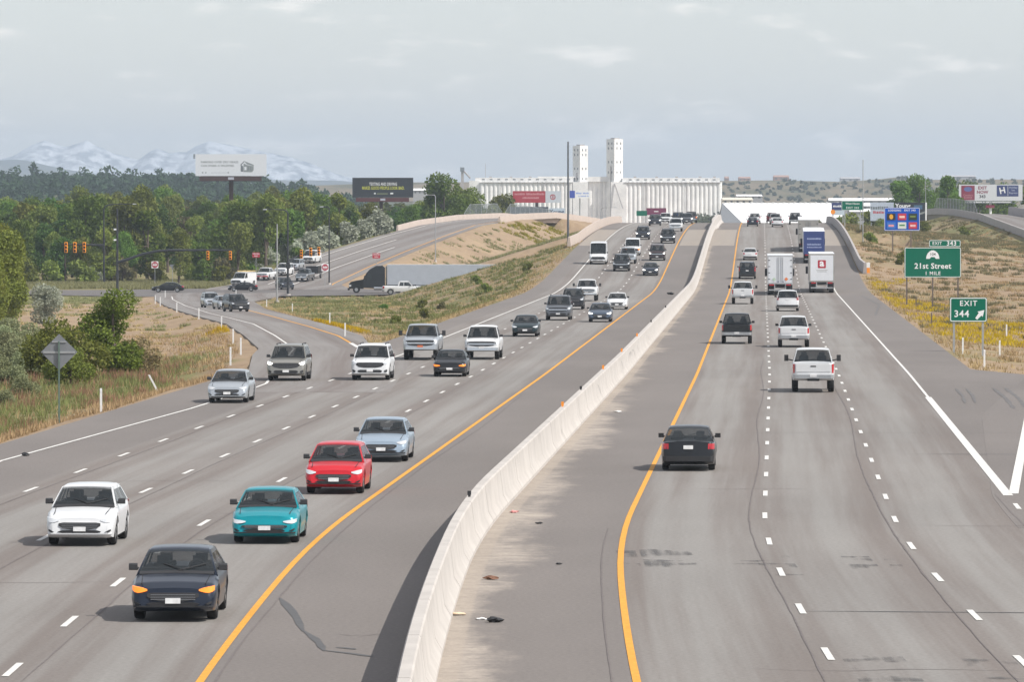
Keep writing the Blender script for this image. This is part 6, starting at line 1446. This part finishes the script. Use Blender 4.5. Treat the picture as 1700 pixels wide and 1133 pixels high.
def crown_pts(h, r, base, n_, rs, lobes=9, tall=1.0):
    c = []; w = []
    for k in range(lobes):
        f = rs.uniform(0, 1); zz = base + (h - base) * (.12 + .76 * f); rad = r * (1 - abs(f - .42) * .95) * .66; a = rs.uniform(0, 6.28); lr = r * rs.uniform(.30, .56)
        c.append((rad * math.cos(a), rad * math.sin(a), zz, lr)); w.append(lr ** 2)
    c.append((0, 0, h - r * .4, r * .4)); w.append(r * r * .16)
    c = np.array(c); w = np.array(w) / sum(w); k = rs.choice(len(c), n_, p=w)
    d = rs.normal(size=(n_, 3)); d /= np.linalg.norm(d, axis=1)[:, None]; rr = rs.uniform(.35, 1, (n_, 1)) ** .45 * rs.uniform(.85, 1.18, (n_, 1))
    p = c[k, :3] + d * rr * c[k, 3:4] * np.array([1, 1, tall]); p[:, 2] = np.maximum(p[:, 2], base * .5); return p, c
def tree_proto(seed, h, r, base, n_, ls, m, lobes=9, tall=1.1, limbs=7):
    rs = np.random.default_rng(seed); p, c = crown_pts(h, r, base, n_, rs, lobes, tall); crown = leaves('crown', p, ls, m, rs)
    b = MB(); tr = h * .016 + .05; lean = rs.normal(0, .02 * h, 2); pts = [(0, 0, -.5), (lean[0] * .3, lean[1] * .3, h * .3), (lean[0] * .7, lean[1] * .7, h * .6), (lean[0], lean[1], h * .9)]
    b.tube(pts, [tr * 1.3, tr, tr * .6, tr * .15], 7)
    for k in range(min(limbs, len(c))):
        z0 = h * rs.uniform(.18, .55); x, y, z, lr = c[k]; b.tube([(lean[0] * z0 / h, lean[1] * z0 / h, z0), (x * .5, y * .5, (z0 + z) / 2 + .1 * h * .3), (x, y, z)], [tr * .5, tr * .3, tr * .08], 5)
    return b.mesh('trunk', M_WOOD), crown
TP = {}
for k, (mi, h, r, base, n_, lobes) in enumerate(((0, 13, 4.0, 1.6, 2600, 11), (1, 14, 4.4, 1.4, 2800, 12), (2, 11, 4.2, .8, 2600, 10), (3, 12.5, 3.6, 1.4, 2300, 10), (0, 15, 3.8, 2.2, 2600, 12), (5, 12, 3.6, 2.0, 1500, 9), (6, 11, 3.8, 1.0, 2400, 10), (1, 9, 3.6, .6, 2200, 8), (2, 13.5, 3.8, 1.2, 2600, 11))):
    TP[k] = tree_proto(100 + k, h, r, base, int(n_ * 1.5), .29, M_LEAF[mi], lobes)
SHRUB = {k: tree_proto(300 + k, h, r, .15, n_, .26, M_LEAF[mi], lobes, .9, 5) for k, (mi, h, r, n_, lobes) in enumerate(((4, 4.4, 2.4, 1500, 8), (0, 3.2, 2.4, 1300, 7), (3, 3.0, 2.2, 1300, 7), (5, 3.4, 2.2, 1000, 7), (6, 2.8, 2.0, 1200, 6)))}
def plant(pr, name, lb, cat, x, y, s, grp, sz=None, z=None):
    t = thing(name, lb, cat, (x, y, (gzz(x, y) if z is None else z) - .1), rng.uniform(0, 6.28), grp); t.scale = (s, s, s * (sz or 1))
    link('trunk', pr[0], t); link('crown', pr[1], t); return t
WOOD = ('olive green cottonwood', 'mid green cottonwood', 'dark green tree', 'yellowish green tree', 'tall olive cottonwood', 'thin brownish half-bare tree', 'bright green tree', 'low mid green tree', 'tall dark green tree')
def where(x, y):
    p = 850 + x * 9116 / y
    w = ('behind the curved-arm signal pole' if p < 215 else 'behind the lone do-not-enter sign' if p < 320 else "around the white billboard's pole" if p < 440 else 'behind the queue of white vehicles' if p < 555 else "around the charcoal billboard's pole" if p < 700 else 'left of the grain elevator')
    return f"{'at the front edge of' if y < 905 else 'in the middle of' if y < 1010 else 'deep in'} the wood {w}"
y = 868.0
while y < 1330:
    x = -.0965 * y - 6; lim = float(np.interp(y, *OFF_L)) - 6.5 - (y < 900) * 4 - (7 if y > 1060 else 0); lim = min(lim, 4)
    while x < lim:
        if y > 884 or rng.random() < .5:
            k = rng.choices(range(9), (5, 5, 4, 4, 5, 2.5, 2, 3, 4))[0]; xx, yy = x + rng.uniform(-1.6, 1.6), y + rng.uniform(-5, 5)
            s_ = rng.uniform(.78, 1.08) * (1 if yy > 925 else .72); sz_ = rng.uniform(.9, 1.1); px_ = 850 + xx * 9116 / yy
            room = (7.2 if 570 < px_ < 705 else 16) - 2.2 * yy / 1318 - gzz(xx, yy)      # stays below the billboards it stands in front of
            s_ = min(s_, room / (14.5 * sz_))
            if not (abs(xx + 57.8) < 3.5 and yy < 1000) and not (abs(px_ - 634) < 16 and yy > 1000):
                lb = WOOD[k] + ' ' + where(xx, yy); plant(TP[k], 'cottonwood_tree' if k in (0, 1, 4) else 'tree', lb, 'tree', xx, yy, s_, lb, sz_)
        x += rng.uniform(4.4, 7.0)
    y += rng.uniform(16, 24) if y < 1000 else rng.uniform(30, 46)
SG = ('pale silvery shrub at the edge of the wood by the exit ramp', 'low olive shrub at the edge of the wood', 'low yellow green shrub at the edge of the wood', 'brownish shrub at the edge of the wood', 'bright green shrub at the edge of the wood')
for x, y, k, s in ((-42, 938, 0, 1.1), (-38.5, 948, 0, 1.2), (-35.5, 962, 0, 1.1), (-33.5, 975, 0, 1.15), (-29.6, 985, 0, 1.0), (-24.5, 1005, 0, 1.1), (-27, 1000, 0, .9), (-44.5, 925, 4, 1.0), (-37, 935, 4, .9), (-47, 900, 3, 1.1), (-52, 893, 2, .9), (-58, 890, 1, 1.0), (-63, 888, 3, 1.2), (-69, 880, 1, 1.1), (-74, 884, 2, 1.1), (-78, 876, 1, 1.2), (-47, 888, 1, .8), (-67, 895, 0, .9)): plant(SHRUB[k], 'shrub', SG[k], 'shrub', x, y, s, f'wood edge shrubs {k}')
for x, y, k, s in ((-20, 1260, 1, 1.05), (-9, 1270, 8, 1.15), (-4, 1255, 0, 1.05), (2, 1290, 3, .95), (-14, 1240, 4, 1.1), (-7, 1340, 2, 1.1), (-17, 1300, 0, 1.2), (-1, 1330, 7, 1.05), (5, 1340, 5, .85), (9, 1360, 0, .75)): plant(TP[k], 'tree', 'leafy tree in the clump before the left end of the grain elevator', 'tree', x, y, s * .86, 'clump before the elevator')
for x, y, k, s in ((9, 1400, 1, .62), (14, 1420, 7, .7), (18.5, 1350, 6, .62), (21.5, 1330, 2, .5), (24.5, 1340, 7, .5), (12, 1560, 0, .7), (6, 1600, 3, .7)): plant(TP[k], 'tree', 'small green tree below the red billboard and the silos', 'tree', x, y, s, 'small trees below the silos')
for x, y, k, s in ((96, 1210, 6, 1.2), (92, 1240, 1, 1.0), (99, 1250, 6, 1.25), (112, 1320, 6, 1.55), (118, 1335, 1, 1.35), (88, 1230, 7, 1.2), (101, 1275, 1, 1.1), (124, 1320, 6, 1.6), (129, 1330, 1, 1.3), (106, 1330, 6, 1.45), (100, 1330, 6, 1.4), (114, 1360, 1, 1.4), (94, 1290, 6, 1.3), (121, 1370, 6, 1.6), (90, 1270, 6, 1.2), (109, 1345, 6, 1.5)): lb = ('bright green', 'mid green', 'dark green', 'low mid green')[{6: 0, 1: 1, 2: 2, 7: 3}.get(k, 0)] + (' tree in the clump behind the hotel billboard' if x > 103 else ' tree in the clump behind the climbing ramp fence'); plant(TP[k], 'tree', lb, 'tree', x, y, s * .87, lb)
for x, y, k, s in ((67, 1130, 1, 1.1), (70, 1140, 2, 1.2), (73, 1120, 1, 1.0), (64, 1150, 3, 1.1), (55, 1330, 3, 1.1), (59, 1350, 1, 1.2), (50, 1320, 2, 1.0), (47, 1300, 3, .9), (66, 1340, 1, 1.0)): plant(SHRUB[k], 'shrub', 'grey green shrub beyond the bridge top near the white roof', 'shrub', x, y, s, 'shrubs beyond the bridge')
for x, y, k, s in ((51, 812, 1, .55), (52.8, 800, 3, .5), (50.2, 770, 1, .5), (49.0, 690, 1, .42), (50.2, 700, 1, .45), (51.5, 706, 3, .4), (74, 985, 1, .6), (68, 1010, 2, .6), (79, 960, 1, .5)): plant(SHRUB[k], 'shrub', 'low grey green sagebrush on the dirt slope by the climbing ramp', 'shrub', x, y, s, 'sagebrush on the dirt slope')
# near left edge growth
NEAR = tree_proto(900, 6.2, 2.0, .25, 9000, .11, leaf_mat('leaf_young', (.16, .235, .05), .25), 16, 1.15, 10); NEARB = tree_proto(901, 3.0, 2.3, .1, 7000, .10, M_LEAF[0], 12, .8, 8); NEARC = tree_proto(902, 3.4, 2.0, .1, 4200, .10, leaf_mat('leaf_dry', (.25, .20, .11)), 10, .8, 8); NEAR_S = tree_proto(903, 4.2, 2.2, .2, 7000, .11, M_LEAF[4], 12, .9, 8); NEAR_T = tree_proto(904, 9.5, 2.7, .6, 11000, .15, M_LEAF[3], 18, 1.2, 10); NEAR_G = tree_proto(905, 2.6, 2.4, .1, 7000, .10, leaf_mat('leaf_sage', (.25, .275, .15), .25), 12, .7, 8)
plant(NEAR, 'young_tree', 'bright green young tree rising behind the grey diamond sign', 'tree', -23.4, 322, 1.0, None, .86); plant(NEARB, 'shrub', 'olive green shrub at the foot of the young tree by the diamond sign', 'shrub', -25.9, 318, 1.1, None); plant(NEARC, 'shrub', 'dry brown shrub on the bare side of the young tree', 'shrub', -21.9, 324, .8, None)
plant(NEARB, 'shrub', 'rounded olive shrub directly behind the diamond sign', 'shrub', -24.6, 306, .7, None)
for x, y, s in ((-46.4, 500, .92), (-45.2, 470, .8), (-49, 520, 1.0), (-42.6, 446, .62)): plant(NEAR_T, 'tree', 'tall yellowish green thicket tree beside the bare field', 'tree', x, y, s, 'thicket trees by the bare field')
plant(NEAR_S, 'shrub', 'silvery shrub beside the tall thicket trees at the field edge', 'shrub', -43.6, 515, .9, None)
for i, (x, y, s) in enumerate(((-29, 330, .6), (-31, 345, .7), (-27.5, 300, .5), (-25.5, 285, .4), (-33, 360, .75), (-30, 318, .6), (-36, 400, .9), (-25, 268, .36), (-35, 380, .8))): plant(NEAR_G, 'shrub', 'low grey green sage shrub in the long grass by the diamond sign', 'shrub', x, y, s, 'sage shrubs in the long grass')
# far woods that read as one mass
def mass(name, lb, spots, per, ls, m, seed, hr):
    rs = np.random.default_rng(seed); P_ = []
    for x, y, z, h in spots:
        r_ = h * hr * rs.uniform(.8, 1.2); p, _ = crown_pts(h, r_, h * .08, per, rs, 5, 1.0); P_.append(p + np.array([x, y, z]))
    me = leaves(name, np.concatenate(P_), ls, m, rs); return tag(link(name, me), lb, 'wood', kind='stuff')
rs = np.random.default_rng(44)
sp = []
for k in range(900):
    y = rs.uniform(2000, 3000); x = rs.uniform(-.1 * y - 10, -.022 * y); sp.append((x, y, float(lefthill_z(np.array([x]), np.array([y]))[0]) - .3, rs.uniform(5, 10.5) if rs.random() < .94 else rs.uniform(11, 15)))
mass('distant_wood', 'dark wood on the rise below the snowy mountains', sp, 120, 1.1, leaf_mat('leaf_far', (.05, .085, .045)), 45, .42)
sp = []
for k in range(500):
    y = rs.uniform(1350, 1950); x = rs.uniform(-.1 * y - 10, -.02 * y); sp.append((x, y, gzz(x, y) - .3, rs.uniform(8, 13)))
mass('distant_wood', 'olive wood reaching back toward the dark rise', sp, 130, .75, leaf_mat('leaf_far_olive', (.10, .13, .045)), 46, .38)
sp = []
for k in range(1700):
    y = rs.uniform(2100, 4600); x = rs.uniform(.034 * y, .102 * y); z = float(ridge_z(np.array([x]), np.array([y]))[0]) if y > 3700 else gzz(x, y); sp.append((x, y, z - .3, rs.uniform(2.5, 7) * (1.0 if y < 3600 else .42)))
mass('distant_scrub', 'grey green scrub on the dry slopes below the far ridge', sp, 50, 1.0, leaf_mat('leaf_far_scrub', (.085, .095, .055)), 47, .85)

# ------------------------------------------------------------------ grasses and flowers
def tufts(name, lb, spots, blade_n, h, w, m, seed, spread=.28, cat='grass'):
    rs = np.random.default_rng(seed); P_ = np.repeat(spots, blade_n, 0); n_ = len(P_); a = rs.uniform(0, 6.28, n_); d = np.stack([np.cos(a), np.sin(a), np.zeros(n_)], 1)
    base = P_ + d * rs.uniform(0, spread, (n_, 1)); hh = h * rs.uniform(.45, 1.25, (n_, 1)) ; lean = d * hh * rs.uniform(.1, .75, (n_, 1)); side = np.stack([-np.sin(a + .6), np.cos(a + .6), np.zeros(n_)], 1) * w * rs.uniform(.6, 1.4, (n_, 1))
    top = base + lean + np.array([0, 0, 1]) * hh
    v = np.stack([base - side, base + side, top], 1).reshape(-1, 3); me = bpy.data.meshes.new(name); me.vertices.add(len(v)); me.vertices.foreach_set('co', v.ravel()); me.loops.add(3 * n_); me.loops.foreach_set('vertex_index', np.arange(3 * n_)); me.polygons.add(n_); me.polygons.foreach_set('loop_start', np.arange(0, 3 * n_, 3)); me.update(calc_edges=True)
    me.materials.append(m); return tag(link(name, me), lb, cat, kind='stuff')
def scatter(n_, x0, x1, y0, y1, keep, seed):
    rs = np.random.default_rng(seed); X = rs.uniform(x0, x1, n_); Yg = rs.uniform(y0, y1, n_); k = keep(X, Yg, rs) & (np.abs(X) < Yg * .1 + 6); X, Yg = X[k], Yg[k]; return np.stack([X, Yg, gz(X, Yg) - .04], 1)
def clumps(n_, x0, x1, y0, y1, keep, seed, per=16, rad=.5):
    c = scatter(n_, x0, x1, y0, y1, keep, seed); rs = np.random.default_rng(seed + 900); r_ = rad * rs.uniform(.35, 1.6, len(c))
    P_ = np.repeat(c, per, 0); q = np.repeat(r_, per); a = rs.uniform(0, 6.28, len(P_)); d = q * np.sqrt(rs.uniform(0, 1, len(P_))); P_[:, 0] += d * np.cos(a); P_[:, 1] += d * np.sin(a); P_[:, 2] = gz(P_[:, 0], P_[:, 1]) - .03; return P_
def off_road(X, Yg, pad=.5):
    off = X - XC(Yg); lo = np.interp(Yg, [0, 300, 330, 360, 3000], [-20.6, -20.6, -19.5, -17.4, -17.4]); hi = np.interp(Yg, [0, 160, 290, 300, 3000], [25.5, 25.5, 21.5, 18.9, 18.9])
    ok = (off < lo - pad) | (off > hi + pad)
    ok &= ~((Yg > 262) & (Yg < 802) & (X > np.interp(Yg, *EDGE_L) - 2.4 - pad) & (X < np.interp(Yg, [300, 330, 357, 400, 452, 487, 518, 600, 700, 790], [0, 0, -9.2, -10.9, -14.6, -17.6, -20.2, -27, -33, -33]) + pad))
    e = X - XC(Yg) - np.interp(Yg, *EXIT_L); ok &= ~((Yg > 150) & (Yg < 776) & (e > -3.1 - pad) & (e < 8 + pad))
    ok &= ~((np.abs(Yg - STREET_Y) < 36) & (X < 45)); ok &= ~((Yg > 820) & (X > np.interp(Yg, *OFF_L) - 2 - pad) & (X < np.interp(Yg, *OFF_R) + 2 + pad)); ok &= ~((Yg > 820) & (X > np.interp(Yg, *ONR_L) - pad) & (X < np.interp(Yg, *ONR_L) + 12)); return ok
M_GR = [leaf_mat('grass_green', (.20, .22, .085), .3), leaf_mat('grass_dry', (.42, .32, .17), .2), leaf_mat('grass_olive', (.25, .245, .12), .3), leaf_mat('flower_yellow', (.58, .47, .02), .25)]
def patch(X, Yg, wl, th): return wob(X, Yg, wl) > th
tufts('long_grass', 'long green grass behind the diamond sign', scatter(15000, -48, -16, 195, 460, lambda X, Yg, r_: off_road(X, Yg, 3.6) & ((zone(X, Yg) > .5)) & (wob(X, Yg, 10) > -.55), 1), 7, .50, .03, M_GR[0], 1)
tufts('dry_grass', 'dry tan grass mixed into the verge by the diamond sign', scatter(26000, -48, -14, 195, 460, lambda X, Yg, r_: off_road(X, Yg, .9) & ((r_.random(len(X)) < .3) | (X - XC(Yg) > -24.5)), 2), 6, .34, .028, M_GR[1], 2)
tufts('seeding_grass', 'reddish seeding grass among the long grass by the diamond sign', clumps(420, -48, -18, 200, 460, lambda X, Yg, r_: off_road(X, Yg, 3) & (zone(X, Yg) > .45), 34, 22, .9), 5, .62, .022, leaf_mat('grass_reddish', (.36, .235, .14), .2), 34)
tufts('field_grass', 'patchy green tufts in the bare field left of the entrance ramp', clumps(1500, -75, -16, 330, 780, lambda X, Yg, r_: off_road(X, Yg, 2.0) & (r_.random(len(X)) < .25 + .9 * (zone(X, Yg) > .3)), 3, 14, .7), 6, .36, .045, M_GR[2], 3)
tufts('field_dry_grass', 'straw tufts dotted over the bare field left of the entrance ramp', clumps(800, -60, -14, 330, 700, lambda X, Yg, r_: off_road(X, Yg, .9), 33, 10, .5), 5, .26, .04, M_GR[1], 33)
tufts('slope_grass', 'green tufts on the embankment below the freeway', clumps(1900, -40, 22, 345, 830, lambda X, Yg, r_: off_road(X, Yg, 2.2) & (X > np.interp(Yg, *RAMP_Y)), 4, 13, .8), 6, .38, .045, M_GR[0], 4)
tufts('slope_dry_grass', 'straw coloured grass along the freeway embankment edge', scatter(26000, -40, 22, 345, 830, lambda X, Yg, r_: off_road(X, Yg, .25) & (X > np.interp(Yg, *RAMP_Y)) & ((r_.random(len(X)) < .4) | (X - XC(Yg) > -20.5)), 5), 6, .30, .04, M_GR[1], 5)
tufts('street_grass', 'rough olive grass between the street and the wood', scatter(20000, -92, -26, 842, 905, lambda X, Yg, r_: off_road(X, Yg, .8), 6), 6, .65, .06, M_GR[2], 6)
tufts('gore_grass', 'dry grass in the gore around the exit sign', scatter(12000, 18, 60, 288, 640, lambda X, Yg, r_: off_road(X, Yg, .3) & ((r_.random(len(X)) < .35) | (X - XC(Yg) < 20.8)), 7), 6, .30, .035, M_GR[1], 7)
tufts('dirt_slope_tufts', 'sparse olive tufts dotting the dirt slope below the climbing ramp', clumps(3000, 30, 92, 400, 1050, lambda X, Yg, r_: off_road(X, Yg, 1.5) & (r_.random(len(X)) < .30 + .8 * smooth(650, 900, Yg)), 8, 12, .9), 7, .42, .05, M_GR[2], 8)
def yel(X, Yg, r_):
    off = X - XC(Yg); a = (off > 19.6) & (off < 23.5 + 2.5 * np.sin(Yg * .05)) & (Yg > 385) & (Yg < 640) & (wob(X, Yg, 9) + .5 * wob(X, Yg, 26) > .05); c = (Yg > 372) & (Yg < 470) & (off > 21) & (wob(X, Yg, 8) + .4 * wob(X, Yg, 22) > .15); return off_road(X, Yg, .8) & (a | c)
tufts('bank_dry_grass', 'straw tufts scattered over the dirt slope by the green signs', clumps(2600, 26, 92, 330, 1000, lambda X, Yg, r_: off_road(X, Yg, .8), 77, 10, .7), 5, .28, .045, M_GR[1], 77)
tufts('yellow_flowers', 'yellow wildflowers along the shoulder under the green signs', scatter(17000, 30, 56, 370, 650, yel, 9), 7, .34, .045, M_GR[3], 9, cat='wildflowers')
tufts('yellow_flowers', 'yellow wildflowers at the tip between the entrance ramp and freeway', scatter(9000, -24, -9, 395, 520, lambda X, Yg, r_: off_road(X, Yg, .5) & (X < np.interp(Yg, [395, 520], [-9.0, -16.4]) ) & (Yg > 428) & (Yg < 500), 10), 7, .32, .045, M_GR[3], 10, cat='wildflowers')
tufts('yellow_flowers', 'yellow green weeds below the exit ramp underpass', clumps(70, -1, 15, 1040, 1105, lambda X, Yg, r_: off_road(X, Yg, 1.5), 11, 16, 1.3), 7, .55, .06, leaf_mat('weed_yellowgreen', (.30, .30, .03), .2), 11, cat='wildflowers')
tufts('bank_grass', 'straw and olive tufts on the tan bank beside the exit ramp', clumps(700, -28, 20, 850, 1060, lambda X, Yg, r_: off_road(X, Yg, 1.5) & (X > np.interp(Yg, *OFF_R)), 12, 12, .9), 6, .42, .05, M_GR[2], 12)
for i, (x, y, k, s_) in enumerate(((-9, 560, 1, .3), (-3, 640, 1, .34), (-8, 620, 3, .3), (2, 680, 1, .32), (-10.5, 640, 1, .36), (-4.5, 690, 1, .36), (-11, 520, 2, .26), (-15, 640, 4, .3))): plant(SHRUB[k], 'shrub', 'small low bush on the grassy freeway embankment', 'shrub', x, y, s_, 'low bushes on the embankment')
# ------------------------------------------------------------------ haze
hm = bpy.data.materials.new('haze_air'); hm.use_nodes = True; hn = hm.node_tree.nodes; hn.remove(hn['Principled BSDF'])
pv = hn.new('ShaderNodeVolumePrincipled'); pv.inputs['Color'].default_value = (.74, .86, 1.0, 1); pv.inputs['Density'].default_value = 8.8e-5; pv.inputs['Anisotropy'].default_value = .1
hm.node_tree.links.new(pv.outputs['Volume'], hn['Material Output'].inputs['Volume'])
HB = MB(); HB.box(-17500, 17500, -1700, 18200, -80, 175); ho = HB.build('haze', hm); tag(ho, 'thin pale summer haze over the plain', 'haze', kind='stuff')
